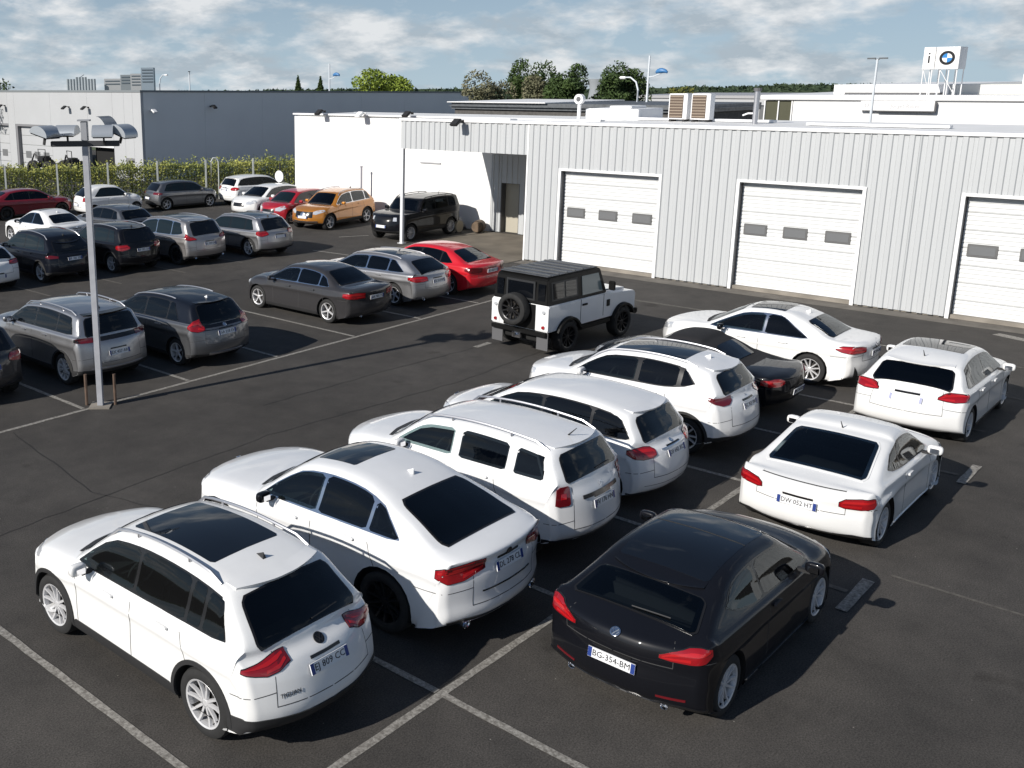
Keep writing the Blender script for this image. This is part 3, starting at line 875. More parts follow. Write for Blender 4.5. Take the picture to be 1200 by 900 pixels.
# ---------------------------------------------------------------- what each kind of car looks like
def lampcols(*c): return list(c)
SP = {}
SP['family_suv'] = dict(L=4.49, W=1.84, H=1.65, wb=2.68, fo=.89, r=.365, belt=(1.12, 1.04), rf=.70, zs=.25, paint=P_WHITE,
    pts=profile(4.49, 1.665, 1.15, .28, .72, 1.565, 2.72, 1.555, 3.38, 1.10, zn=.78, zb=.29, zhf=.97),
    win=(.66, 1.0, 1.24, 2.08, 3.4), slant=.20, rearwin=(.30, 1.165, .67, 1.50, .66, .56), ws=(2.75, 1.52, 3.30, 1.13, .52, .66),
    sunroof=(1.22, 2.55, .46), rails=(.92, 2.78, .05, SATIN), fin=1.02, xm=2.85,
    tail=[([(.42, .985, 1.075), (.60, .93, 1.065), (.80, .91, 1.04), (.95, .93, 1.01), (1.08, .965, .99)], REDLAMP), ([(.415, .983, 1.078), (.62, .925, 1.068)], DREDLAMP)],
    head=[([(.50, .76, .86), (.75, .74, .90), (1.05, .80, .93), (1.3, .88, .94)],)],
    rapron=(.25, .50, 1.30, PLASTIC), fapron=(.24, .36, 1.3, PLASTIC), arch=.045, sill=.15, spoiler=(.10, .56), bgap=.74,
    gaps=((2.06, .40, 1.03, .0), (3.06, .40, 1.0, .05), (1.13, .72, 1.03, .35)), handles=(1.42, 2.36), handlemat=P_WHITE,
    tgap=(.60, 1.08, .68), rplate=(.85, 'EJ 809 CC'), badge=(('r', 1.03, .062, GLOSSBLK), ('f', .80, .07, CHROME)), brand='vw', script=(('TIGUAN', .50, .70, .06),), scriptmat=PLTXT,
    frontbits=(('grille', [(-.5, .74, .88), (.5, .74, .88)], GLOSSBLK, .006), ('lower_grille', [(-.6, .38, .55), (.6, .38, .55)], PLASTIC, .006)),
    wiper=(.0, .06, -.38, .12), rim=(5, True, False))
SP['coupe_suv'] = dict(L=4.91, W=1.98, H=1.70, wb=2.93, fo=.88, r=.385, ww=.28, belt=(1.20, 1.05), rf=.64, zs=.27, paint=P_PEARL,
    pts=profile(4.91, 1.70, 1.25, .40, 1.18, 1.54, 2.75, 1.61, 3.50, 1.12, zn=.82, zb=.33, zhf=1.0, tail=((.02, .92), (.05, 1.06)), deck=((.03, 1.16, 'e'), (.12, 1.205, 'd'))),
    win=(.96, 1.42, 2.25, 3.5), slant=.62, rearwin=(.42, 1.245, 1.16, 1.53, .68, .55), ws=(2.78, 1.575, 3.42, 1.15, .52, .68),
    sunroof=(2.05, 2.68, .40), fin=1.5, finmat=P_PEARL,
    tail=[([(.42, 1.02, 1.13), (.60, .98, 1.14), (.78, .94, 1.13), (1.0, .93, 1.11), (1.14, .99, 1.07)], REDLAMP), ([(.415, 1.018, 1.133), (.60, .975, 1.143)], DREDLAMP)],
    head=[([(.45, .80, .92), (.75, .80, .95), (1.2, .86, .97)],)],
    rapron=(.32, .47, 1.0, PLASTIC), fapron=(.3, .42, 1.2, PLASTIC), sill=.10, gap=.06, bgap=.82,
    rearbits=(('chrome_strip', [(-.46, .74, .755), (.46, .74, .755)], GLOSSBLK, .010), ('diffuser', [(-.74, .355, .405), (.74, .355, .405)], SATIN, .018)),
    gaps=((2.28, .42, 1.05, .0), (3.22, .42, 1.04, .05), (1.22, .80, 1.08, .45)), handles=(1.55, 2.5), handlemat=P_PEARL,
    tgap=(.60, 1.0, .60), rplate=(.98, 'DL 278 CL'), badge=(('r', 1.10, .045, GLOSSBLK), ('f', .95, .045, CHROME)),
    exhaust=((.66, .40, .07),), frontbits=(('grille', [(-.42, .68, .92), (.42, .68, .92)], GLOSSBLK, .006),), rim=(5, True, True) , frame=CHROME, mirror=P_BLACK)

SP['rugged_suv'] = dict(L=4.34, W=1.80, H=1.62, wb=2.67, fo=.84, r=.345, belt=(1.17, 1.08), rf=.72, zs=.30, paint=P_PEARL,
    pts=profile(4.34, 1.66, 1.19, .18, .44, 1.57, 2.62, 1.56, 3.25, 1.14, zn=.80, zb=.34, zhf=1.02),
    win=(.50, 1.02, 1.92, 3.2), slant=.10, wb_off=.035, pillar=.13, frame=P_PEARL, rearwin=(.20, 1.215, .41, 1.51, .62, .54), ws=(2.65, 1.53, 3.18, 1.17, .54, .66),
    rails=(.55, 2.70, .06, SATIN), aerial=.62,
    tail=[([(.72, .92, 1.12), (.76, .90, 1.15), (.92, .90, 1.15), (.97, .92, 1.12)], DREDLAMP)],
    tailtrim=[([(.80, .99, 1.06), (.90, .99, 1.06)], REDLAMP, 'tail_light_cross', .016)],
    head=[([(.50, .80, .93), (1.1, .82, .95)],)],
    rearbits=(('tailgate_strip', [(-.42, .94, .99), (.42, .94, .99)], GLOSSBLK, .014), ('skid_plate', [(-.68, .33, .36), (-.6, .33, .40), (.6, .33, .40), (.68, .33, .36)], SATIN, .016)),
    rapron=(.33, .44, 1.2, PLASTIC), spoiler=(.08, .52), fapron=(.3, .45, 1.25, PLASTIC), sill=.14, gap=.055,
    gaps=((2.02, .42, 1.04, .0), (2.98, .42, 1.02, .04), (1.12, .75, 1.04, .3)), handles=(1.30, 2.25), tgap=(.56, 1.12, .64), rplate=(.84, 'FV 176 HN'),
    script=(('D', .0, 1.05, .09),), frontbits=(('grille', [(-.5, .78, .92), (.5, .78, .92)], GLOSSBLK, .006),), rim=(5, True, True), wiper=(.0, .06, -.36, .10))
SP['tall_hatch'] = dict(L=4.36, W=1.79, H=1.56, wb=2.70, fo=.85, r=.325, belt=(1.07, .97), rf=.70, zs=.20, paint=P_PEARL,
    pts=profile(4.36, 1.55, 1.06, .22, .50, 1.43, 2.62, 1.46, 3.42, 1.04, zn=.74, zb=.23, zhf=.92),
    win=(.44, 1.12, 2.0, 3.4), slant=.42, rearwin=(.24, 1.075, .46, 1.38, .62, .54), ws=(2.65, 1.43, 3.35, 1.07, .52, .66),
    tail=[([(.50, .86, .93), (.62, .83, .97), (.85, .82, .99), (1.02, .85, .98), (1.12, .90, .95)], REDLAMP)],
    head=[([(.50, .70, .82), (.8, .68, .86), (1.25, .80, .90)],)],
    rapron=(.2, .30, 1.1, PLASTIC), spoiler=(.11, .52), sill=.05, handles=(1.38, 2.3), handlemat=CHROME,
    gaps=((2.05, .32, .96, .0), (3.05, .32, .95, .06), (1.1, .70, .98, .35)), tgap=(.52, .98, .60), rplate=(.83, 'DF 642 XC'), badge=(('r', .96, .04, CHROME), ('f', .78, .08, CHROME)),
    rearbits=(('bumper_crease', [(-.80, .40, .405), (.80, .40, .405)], SEAM, .004), ('chrome_strip', [(-.35, .905, .915), (.35, .905, .915)], CHROME, .012)),
    frontbits=(('grille', [(-.35, .62, .78), (.35, .62, .78)], GLOSSBLK, .006),), rim=(5, False, False))
SP['crossover'] = dict(L=4.38, W=1.81, H=1.58, wb=2.65, fo=.92, r=.345, belt=(1.13, 1.04), rf=.68, zs=.24, paint=P_PEARL,
    pts=profile(4.38, 1.62, 1.14, .22, .50, 1.48, 2.55, 1.53, 3.28, 1.10, zn=.77, zb=.29, zhf=.98),
    win=(.76, 1.02, 1.80, 3.25), slant=.36, kick=.10, rearwin=(.24, 1.155, .46, 1.43, .60, .52), ws=(2.58, 1.50, 3.2, 1.13, .52, .65),
    sunroof=(1.08, 2.42, .48), rails=(.8, 2.85, .035, SATIN), fin=.88, finmat=P_PEARL, pillar=.08,
    tail=[([(.46, 1.03, 1.11), (.66, .97, 1.10), (.86, .96, 1.09), (1.02, 1.0, 1.10), (1.14, 1.06, 1.10)], DREDLAMP)],
    head=[([(.50, .76, .86), (.8, .76, .90), (1.2, .86, .94)],)],
    rapron=(.24, .44, 1.25, PLASTIC), spoiler=(.12, .50), fapron=(.24, .36, 1.3, PLASTIC), arch=.04, sill=.12, handles=(1.35, 2.25),
    gaps=((2.0, .38, 1.0, .0), (2.98, .38, .98, .05), (1.1, .72, 1.02, .35)), tgap=(.60, 1.05, .60), rplate=(.89, 'EC 953 VW'), script=(('N', 0, 1.03, .07),),
    frontbits=(('grille', [(-.4, .66, .86), (.4, .66, .86)], GLOSSBLK, .006),), rim=(5, True, False))
SP['roadster'] = dict(L=4.33, W=1.79, H=1.29, wb=2.415, fo=.95, r=.325, belt=(.90, .82), rf=.60, zs=.15, paint=P_BLACK, top=CANVAS,
    pts=profile(4.33, 1.29, .90, 1.05, 1.55, 1.16, 2.45, 1.24, 3.05, .87, zn=.62, zb=.20, zhf=.74, tail=((.03, .72),), deck=((.10, .80, 'e'), (.5, .87, 'd'))),
    win=(1.72, 3.0), slant=.40, rearwin=(1.08, .91, 1.5, 1.15, .48, .42), ws=(2.48, 1.22, 3.0, .90, .50, .62), bigframe=False,
    tail=[([(.52, .66, .72), (.66, .62, .76), (.85, .62, .77), (1.10, .66, .74)], REDLAMP)], head=[([(.5, .55, .70), (1.0, .55, .74)],)],
    gaps=((1.75, .3, .85, -.05), (2.95, .3, .82, .05)), rplate=(.46, 'BN 718 KD'), tgap=(.5, .7, .5), rim=(5, False, False), exhaust=())
SP['four_door_coupe'] = dict(L=4.64, W=1.78, H=1.43, wb=2.70, fo=.92, r=.335, belt=(.96, .87), rf=.64, zs=.16, paint=P_WHITE,
    pts=profile(4.64, 1.45, 1.03, .66, 1.25, 1.31, 2.62, 1.39, 3.40, .99, zn=.70, zb=.22, zhf=.86, tail=((.01, .82),), deck=((.03, .94, 'e'), (.12, 1.0, 'd'), (.3, 1.02, 'd'))),
    win=(1.15, 2.05, 3.4), slant=.78, rearwin=(.70, 1.045, 1.22, 1.295, .56, .50), ws=(2.65, 1.37, 3.33, 1.02, .50, .64), sunroof=(1.75, 2.5, .46), fin=1.45, finmat=P_WHITE,
    tail=[([(.46, .82, .90), (.6, .80, .93), (.85, .80, .94), (1.1, .82, .93), (1.22, .86, .89)], REDLAMP)], head=[([(.5, .62, .75), (1.2, .72, .84)],)],
    gaps=((2.12, .28, .90, .0), (3.1, .28, .88, .05)), handles=(1.5, 2.4), rplate=(.76, 'DK 391 QR'), badge=(('r', .90, .04, CHROME), ('f', .68, .09, CHROME)), tgap=(.62, .9, .55),
    rapron=(.2, .30, 1.05, PLASTIC), rearbits=(('bumper_vent', [(.62, .30, .31), (.80, .30, .52)], PLASTIC, .006), ('bumper_vent', [(-.80, .30, .52), (-.62, .30, .31)], PLASTIC, .006)), frame=CHROME,
    frontbits=(('grille', [(-.4, .52, .70), (.4, .52, .70)], GLOSSBLK, .006),), rim=(5, True, False), mirror=P_BLACK)
SP['three_door_coupe'] = dict(L=4.26, W=1.81, H=1.395, wb=2.58, fo=.88, r=.335, belt=(.98, .87), rf=.68, zs=.15, paint=P_BLACK,
    pts=profile(4.26, 1.395, 1.03, .36, .84, 1.21, 2.55, 1.335, 3.22, .97, zn=.66, zb=.20, zhf=.84, tail=((.01, .80),), deck=((.05, .90, 'e'), (.16, .955, 'e'))),
    win=(.95, 1.75, 3.2), slant=.50, kick=.10, rearwin=(.37, 1.01, .80, 1.195, .67, .57), spoiler=(.05, .5), ws=(2.58, 1.315, 3.15, 1.0, .52, .64), sunroof=(1.02, 2.48, .50), sunsplit=.62,  # sunroof enlarged so that the whole roof mirrors the sky
    tail=[([(.46, .80, .83), (.60, .79, .88), (.82, .79, .93), (.96, .81, .94), (1.06, .87, .93)], REDLAMP)], head=[([(.45, .60, .72), (.8, .58, .78), (1.2, .70, .82)],)],
    gaps=((1.75, .28, .90, .02), (3.0, .28, .88, .05)), handles=(1.85,), rplate=(.60, 'BG-354-BM'), badge=(('r', .90, .055, CHROME), ('f', .70, .06, CHROME)), brand='vw', tgap=(.70, .95, .62),
    rearbits=(('reflector', [(.45, .355, .375), (.80, .36, .385)], DREDLAMP, .008), ('reflector', [(-.80, .36, .385), (-.45, .355, .375)], DREDLAMP, .008)),
    rapron=(.19, .30, 1.05, GLOSSBLK), exhaust=((.52, .245, .042),), rim=(5, True, False), wiper=(.0, .05, -.40, .12), sillmat=P_BLACK, sill=.05)
SP['sport_coupe'] = dict(L=4.18, W=1.83, H=1.35, wb=2.505, fo=.88, r=.335, ww=.25, belt=(.93, .84), rf=.66, zs=.15, paint=P_WHITE,
    pts=profile(4.18, 1.35, .96, .56, 1.50, 1.27, 2.42, 1.31, 3.12, .92, zn=.64, zb=.20, zhf=.80, tail=((.01, .76),), deck=((.05, .85, 'e'), (.17, .90, 'e'), (.34, .925, 'd'))),
    win=(1.15, 1.62, 3.1), slant=.62, kick=.05, rearwin=(.60, .975, 1.46, 1.265, .58, .50), ws=(2.45, 1.29, 3.05, .95, .52, .64), aerial=1.66, rglass=GLASS,
    tail=[([(.52, .70, .75), (.60, .68, .80), (.85, .68, .83), (1.02, .71, .83), (1.06, .76, .82)], REDLAMP)], head=[([(.5, .56, .68), (.8, .55, .72), (1.2, .66, .76)],)],
    gaps=((1.62, .26, .84, .02), (2.82, .26, .84, .05)), handles=(1.72,), rplate=(.62, 'DW 052 HT'), tgap=(.58, .9, .62), rapron=(.18, .30, 1.05, GLOSSBLK),
    exhaust=(), rim=(5, True, False), flare=.03, rframe=P_WHITE, sillmat=P_WHITE, sill=.06,
    rearbits=(('spoiler_gap', [(-.62, .885, .892), (.62, .885, .892)], SEAM, .002),))
SP['hatchback'] = dict(L=4.25, W=1.80, H=1.46, wb=2.62, fo=.87, r=.32, belt=(.98, .88), rf=.67, zs=.17, paint=P_WHITE,
    pts=profile(4.25, 1.45, 1.01, .26, .66, 1.31, 2.55, 1.37, 3.28, .98, zn=.70, zb=.22, zhf=.86),
    win=(.66, 1.02, 1.85, 3.26), slant=.30, rearwin=(.28, 1.02, .62, 1.285, .62, .55), ws=(2.58, 1.35, 3.2, 1.01, .52, .64), sunroof=(1.42, 2.45, .50), aerial=.95, spoiler=(.08, .54),
    tail=[([(.48, .84, .865), (.66, .82, .92), (.84, .81, .95), (1.05, .84, .95), (1.14, .89, .94)], REDLAMP)], head=[([(.45, .66, .76), (.8, .66, .82), (1.2, .76, .85)],)],
    gaps=((1.95, .28, .92, .0), (2.92, .28, .90, .05), (1.02, .65, .94, .35)), handles=(1.25, 2.18), rplate=(.78, ''), tgap=(.56, .96, .60), rapron=(.2, .28, 1.05, PLASTIC),
    frontbits=(('grille', [(-.35, .55, .72), (.35, .55, .72)], GLOSSBLK, .006),), rim=(5, False, False))
SP['long_suv'] = dict(L=4.62, W=1.84, H=1.64, wb=2.82, fo=.92, r=.35, belt=(1.14, 1.05), rf=.72, zs=.25, paint=P_SILVER,
    pts=profile(4.62, 1.63, 1.14, .20, .44, 1.53, 2.80, 1.52, 3.5, 1.12, zn=.80, zb=.27, zhf=1.0),
    win=(.58, 1.22, 2.12, 3.6), slant=.22, rearwin=(.22, 1.15, .41, 1.49, .66, .58), ws=(2.83, 1.50, 3.42, 1.15, .54, .67), rails=(.65, 2.75, .05, SATIN), fin=.8,
    tail=[([(.60, 1.0, 1.11), (.95, 1.0, 1.11), (1.08, 1.02, 1.10)], DREDLAMP), ([(.98, 1.01, 1.10), (1.12, 1.03, 1.09)], GLOSSBLK)], head=[([(.5, .76, .88), (1.1, .84, .95)],)],
    gaps=((2.15, .4, 1.04, 0), (3.12, .4, 1.02, .04), (1.25, .75, 1.06, .3)), handles=(1.5, 2.4), handlemat=SATIN, rplate=(.74, 'EX 437 AR'), tgap=(.55, 1.0, .64), spoiler=(.10, .56), spoilmat=GLOSSBLK,
    rapron=(.24, .42, 1.25, PLASTIC), rearbits=(('chrome_strip', [(-.7, .43, .445), (.7, .43, .445)], SATIN, .016), ('tailgate_band', [(-.60, 1.01, 1.10), (.60, 1.01, 1.10)], GLOSSBLK, .005)), arch=.035, sill=.12, rim=(5, True, False))
SP['electric_hatch'] = dict(L=4.48, W=1.79, H=1.54, wb=2.70, fo=.93, r=.32, belt=(1.04, .93), rf=.68, zs=.19, paint=P_MIDGREY, top=P_NAVY,
    pts=profile(4.48, 1.54, 1.06, .20, .52, 1.44, 2.75, 1.43, 3.55, 1.02, zn=.74, zb=.24, zhf=.90),
    win=(.85, 1.28, 2.15, 3.52), slant=.40, rearwin=(.21, 1.02, .48, 1.42, .60, .52), ws=(2.78, 1.41, 3.48, 1.05, .52, .65), fin=.80, finmat=P_PEARL, spoiler=(.10, .5), rails=(1.2, 2.8, .012, SATIN),
    tail=[([(.60, .90, .95), (.70, .88, 1.02), (.84, .87, 1.14), (1.0, .90, 1.10), (1.10, .95, 1.0)], REDLAMP)], head=[([(.5, .7, .8), (1.2, .82, .9)],)],
    gaps=((2.0, .33, .98, 0), (2.98, .33, .96, .05), (1.1, .7, 1.0, .35)), handles=(1.4, 2.3), handlemat=SATIN, rplate=(.80, 'GA 218 EV'), tgap=(.56, 1.0, .60), badge=(('r', .95, .05, CHROME),),
    rapron=(.24, .36, 1.2, PLASTIC), rearbits=(('tailgate_band', [(-.60, .88, 1.0), (.60, .88, 1.0)], P_NAVY, .004), ('diffuser', [(-.5, .32, .36), (.5, .32, .36)], SATIN, .014)), rim=(5, False, False))
SP['saloon'] = dict(L=4.70, W=1.83, H=1.43, wb=2.81, fo=.87, r=.33, belt=(.97, .90), rf=.65, zs=.17, paint=P_GREY,
    pts=profile(4.70, 1.43, 1.03, .72, 1.35, 1.35, 2.85, 1.36, 3.62, .97, zn=.70, zb=.22, zhf=.85, tail=((.01, .82),), deck=((.03, .95, 'e'), (.12, 1.01, 'd'), (.45, 1.03, 'd'))),
    win=(1.05, 1.42, 2.25, 3.6), slant=.45, rearwin=(.76, 1.045, 1.31, 1.34, .60, .50), ws=(2.88, 1.34, 3.55, 1.0, .50, .64), frame=CHROME, pillar=.04,
    tail=[([(.42, .76, .90), (.7, .75, .92), (1.0, .77, .90), (1.15, .80, .88)], REDLAMP)], head=[([(.5, .6, .74), (1.2, .7, .8)],)],
    gaps=((2.12, .28, .93, 0), (3.15, .28, .92, .05), (1.15, .62, .95, .4)), handles=(1.5, 2.45), rplate=(.76, 'AK 905 TS'), tgap=(.60, .95, .55), rapron=(.2, .28, 1.05, PLASTIC), rim=(5, False, False), exhaust=((.5, .27, .035),), exh_one=True)
SP['estate_coupe'] = dict(L=4.63, W=1.78, H=1.44, wb=2.70, fo=.92, r=.33, belt=(1.0, .88), rf=.64, zs=.17, paint=P_SILVER,
    pts=profile(4.63, 1.44, 1.02, .18, .72, 1.33, 2.85, 1.36, 3.62, .97, zn=.70, zb=.22, zhf=.86),
    win=(.72, 1.32, 2.15, 3.6), slant=.70, rearwin=(.20, 1.03, .66, 1.31, .58, .48), ws=(2.88, 1.33, 3.55, 1.0, .50, .64), sunroof=(1.2, 2.7, .42), rails=(1.0, 2.9, .02, SATIN), frame=CHROME,
    tail=[([(.42, .80, .90), (.6, .78, .92), (.9, .78, .93), (1.16, .84, .90)], REDLAMP)], head=[([(.5, .6, .74), (1.2, .7, .8)],)],
    gaps=((2.12, .28, .93, 0), (3.1, .28, .9, .05)), handles=(1.5, 2.4), rplate=(.76, 'DZ 514 MP'), tgap=(.6, .95, .55), rapron=(.2, .30, 1.05, PLASTIC), rim=(5, False, False), exhaust=((.55, .28, .04),))
SP['liftback'] = dict(L=4.65, W=1.84, H=1.41, wb=2.78, fo=.87, r=.33, belt=(.96, .88), rf=.64, zs=.17, paint=P_RED,
    pts=profile(4.65, 1.41, 1.01, .45, 1.15, 1.31, 2.80, 1.34, 3.58, .95, zn=.68, zb=.22, zhf=.84, tail=((.01, .82),), deck=((.03, .93, 'e'), (.14, .985, 'd'))),
    win=(.95, 1.4, 2.2, 3.55), slant=.62, rearwin=(.50, 1.02, 1.1, 1.30, .60, .50), ws=(2.83, 1.32, 3.5, .98, .50, .64),
    tail=[([(.46, .76, .88), (.6, .74, .90), (.95, .75, .91), (1.12, .80, .87)], DREDLAMP)], head=[([(.5, .6, .74), (1.2, .7, .8)],)],
    gaps=((2.1, .28, .92, 0), (3.1, .28, .9, .05)), handles=(1.5, 2.4), rplate=(.77, 'CS 663 LF'), tgap=(.58, .92, .6), rapron=(.2, .3, 1.05, PLASTIC), rim=(5, False, False))
SP['small_suv'] = dict(L=4.20, W=1.79, H=1.60, wb=2.58, fo=.86, r=.34, belt=(1.05, .97), rf=.70, zs=.22, paint=P_BLACK,
    pts=profile(4.20, 1.58, 1.07, .16, .48, 1.49, 2.65, 1.47, 3.35, 1.06, zn=.78, zb=.26, zhf=.96),
    win=(.60, 1.05, 1.88, 3.3), slant=.28, rearwin=(.18, 1.08, .43, 1.46, .60, .52), ws=(2.68, 1.45, 3.28, 1.09, .52, .65), rails=(.7, 2.7, .035, SATIN), fin=.75,
    tail=[([(.52, .86, .92), (.66, .83, 1.0), (.86, .80, 1.0), (1.04, .84, .99), (1.12, .89, .96)], REDLAMP)], head=[([(.45, .74, .86), (.8, .74, .90), (1.15, .84, .92)],)],
    gaps=((1.9, .38, 1.0, 0), (2.85, .38, .98, .04)), handles=(1.3, 2.15), spoiler=(.08, .5), rplate=(.80, 'EP 382 ZB'), tgap=(.56, 1.0, .6), rapron=(.24, .4, 1.2, PLASTIC), fapron=(.24, .4, 1.2, PLASTIC), arch=.035,
    frontbits=(('grille', [(-.42, .64, .84), (.42, .64, .84)], GLOSSBLK, .006),), fplate=(.56, ''), rim=(5, False, False), sill=.12)
SP['people_carrier'] = dict(L=4.63, W=1.87, H=1.65, wb=2.80, fo=.96, r=.37, belt=(1.06, .96), rf=.70, zs=.2, paint=P_SAND,
    pts=profile(4.63, 1.64, 1.08, .18, .52, 1.54, 2.95, 1.50, 3.80, 1.06, zn=.77, zb=.24, zhf=.95),
    win=(.62, 1.25, 2.15, 3.7), slant=.35, kick=.06, rearwin=(.20, 1.09, .47, 1.50, .60, .54), ws=(2.98, 1.48, 3.72, 1.1, .54, .68), sunroof=(1.2, 2.8, .5), rails=(.9, 2.9, .02, SATIN), frame=CHROME,
    tail=[([(.55, .93, .96), (.72, .93, 1.02), (.9, .92, 1.05), (1.05, .95, 1.12), (1.14, 1.05, 1.16)], REDLAMP)], head=[([(.5, .7, .82), (1.2, .82, .92)],)],
    gaps=((2.15, .34, 1.0, 0), (3.15, .34, .98, .05)), handles=(1.45, 2.4), spoiler=(.08, .5), rplate=(.77, 'EL 749 DB'), tgap=(.56, 1.0, .6), rapron=(.22, .38, 1.2, PLASTIC), rim=(5, True, True), exhaust=((.62, .32, .05),))
SP['city_car'] = dict(L=3.57, W=1.63, H=1.49, wb=2.30, fo=.68, r=.29, belt=(.98, .92), rf=.70, zs=.17, paint=P_WHITE,
    pts=profile(3.57, 1.49, 1.02, .16, .62, 1.38, 2.08, 1.42, 2.72, .98, zn=.68, zb=.22, zhf=.90),
    win=(.72, 1.35, 2.68), slant=.45, rearwin=(.18, 1.02, .56, 1.36, .5, .46), ws=(2.1, 1.40, 2.66, 1.02, .50, .58),
    tail=[([(.56, .78, .96), (.74, .78, .96)], REDLAMP)], head=[([(.50, .62, .80), (.75, .62, .80)],)],
    gaps=((1.38, .28, .95, 0), (2.42, .28, .92, .03)), handles=(1.48,), rplate=(.60, ''), tgap=(.50, .95, .45), rim=(5, True, False), xm=2.25)
SP['supermini'] = dict(L=4.0, W=1.74, H=1.45, wb=2.54, fo=.78, r=.315, belt=(.96, .88), rf=.66, zs=.17, paint=P_MIDGREY,
    pts=profile(4.0, 1.45, 1.00, .18, .52, 1.35, 2.50, 1.36, 3.18, .96, zn=.70, zb=.22, zhf=.87),
    win=(.62, 1.0, 1.80, 3.1), slant=.32, rearwin=(.20, 1.01, .47, 1.33, .58, .5), ws=(2.53, 1.34, 3.1, .99, .50, .62),
    tail=[([(.45, .82, .92), (.95, .80, .92), (1.12, .83, .90)], DREDLAMP)], head=[([(.42, .62, .74), (.75, .60, .80), (1.1, .72, .84)],)],
    gaps=((1.82, .28, .92, 0), (2.75, .28, .9, .04)), handles=(1.2, 2.05), rplate=(.62, ''), fplate=(.50, ''), tgap=(.5, .95, .55), rapron=(.2, .34, 1.05, PLASTIC),
    frontbits=(('grille', [(-.36, .50, .68), (.36, .50, .68)], GLOSSBLK, .006),), rim=(5, False, False))
SP['fence_estate'] = dict(SP['tall_hatch'])
def variant(k, **kw):
    d = dict(SP[k]); d.update(kw); return d

for k_ in ('family_suv', 'coupe_suv', 'rugged_suv', 'tall_hatch', 'crossover', 'four_door_coupe', 'three_door_coupe', 'sport_coupe', 'hatchback', 'long_suv', 'electric_hatch', 'saloon', 'estate_coupe', 'liftback'):
    SP[k_]['see'] = True
SP['sport_coupe']['rf'] = .72; SP['sport_coupe']['rearwin'] = (.58, .965, 1.47, 1.27, .66, .56)
for k_ in ('three_door_coupe', 'sport_coupe'):
    SP[k_]['seerear'] = SG_REAR; SP[k_]['rplan'] = .11

SP['family_suv']['scale'] = (.985, .955, .95); SP['coupe_suv']['scale'] = (.965, .955, .95); SP['rugged_suv']['scale'] = (.97, .955, .95)
# ---------------------------------------------------------------- ground
def ground_mat():
    m = bpy.data.materials.new('asphalt'); m.use_nodes = True
    t = m.node_tree; b = t.nodes['Principled BSDF']; b.inputs['Roughness'].default_value = .88
    b.inputs['Specular IOR Level'].default_value = .3
    tc = t.nodes.new('ShaderNodeTexCoord'); ln = t.links.new
    def nz(sc, det=5, rough=.6):
        n = t.nodes.new('ShaderNodeTexNoise'); n.inputs['Scale'].default_value = sc; n.inputs['Detail'].default_value = det; n.inputs['Roughness'].default_value = rough
        ln(tc.outputs['Object'], n.inputs['Vector']); return n
    def ramp(src, p0, c0, p1, c1):
        r = t.nodes.new('ShaderNodeValToRGB'); e = r.color_ramp.elements
        e[0].position = p0; e[0].color = (*c0, 1); e[1].position = p1; e[1].color = (*c1, 1)
        ln(src, r.inputs[0]); return r
    def mixn(a, b_, f, mode='MIX'):
        x = t.nodes.new('ShaderNodeMix'); x.data_type = 'RGBA'; x.blend_type = mode
        ln(a, x.inputs['A']); ln(b_, x.inputs['B'])
        if isinstance(f, float): x.inputs['Factor'].default_value = f
        else: ln(f, x.inputs['Factor'])
        return x.outputs['Result']
    base = ramp(nz(.22, 6).outputs['Fac'], .34, (.048, .0445, .041), .66, (.070, .065, .060))
    fine = ramp(nz(55, 3, .8).outputs['Fac'], .34, (.50, .50, .50), .68, (1.5, 1.5, 1.5))
    c = mixn(base.outputs[0], fine.outputs[0], 1.0, 'MULTIPLY')
    mid = ramp(nz(1.3, 9, .72).outputs['Fac'], .35, (.80, .80, .80), .65, (1.18, 1.17, 1.15))
    c = mixn(c, mid.outputs[0], 1.0, 'MULTIPLY')
    # pale stone chips
    v = t.nodes.new('ShaderNodeTexVoronoi'); v.inputs['Scale'].default_value = 8.5; ln(tc.outputs['Object'], v.inputs['Vector'])
    chip = ramp(v.outputs['Distance'], .035, (1, 1, 1), .07, (0, 0, 0))
    sc = t.nodes.new('ShaderNodeSeparateColor'); ln(v.outputs['Color'], sc.inputs[0])
    gt = t.nodes.new('ShaderNodeMath'); gt.operation = 'GREATER_THAN'; gt.inputs[1].default_value = .93; ln(sc.outputs[0], gt.inputs[0])
    mm = t.nodes.new('ShaderNodeMath'); mm.operation = 'MULTIPLY'; ln(chip.outputs[0], mm.inputs[0]); ln(gt.outputs[0], mm.inputs[1])
    rgb = t.nodes.new('ShaderNodeRGB'); rgb.outputs[0].default_value = (.30, .28, .25, 1)
    c = mixn(c, rgb.outputs[0], mm.outputs[0])
    # oil stains
    st = ramp(nz(.9, 4, .5).outputs['Fac'], .66, (1, 1, 1), .74, (.62, .61, .60))
    c = mixn(c, st.outputs[0], 1.0, 'MULTIPLY')
    ln(c, b.inputs['Base Color'])
    bp = t.nodes.new('ShaderNodeBump'); bp.inputs['Strength'].default_value = .35; bp.inputs['Distance'].default_value = .008
    ln(nz(70, 3, .8).outputs['Fac'], bp.inputs['Height']); ln(bp.outputs[0], b.inputs['Normal'])
    return m
ASPH = ground_mat()
CONC = mat('concrete', (.30, .27, .23), rough=.85, noise_amt=.35, noise_scale=1.5, bump=.2, bump_scale=30)
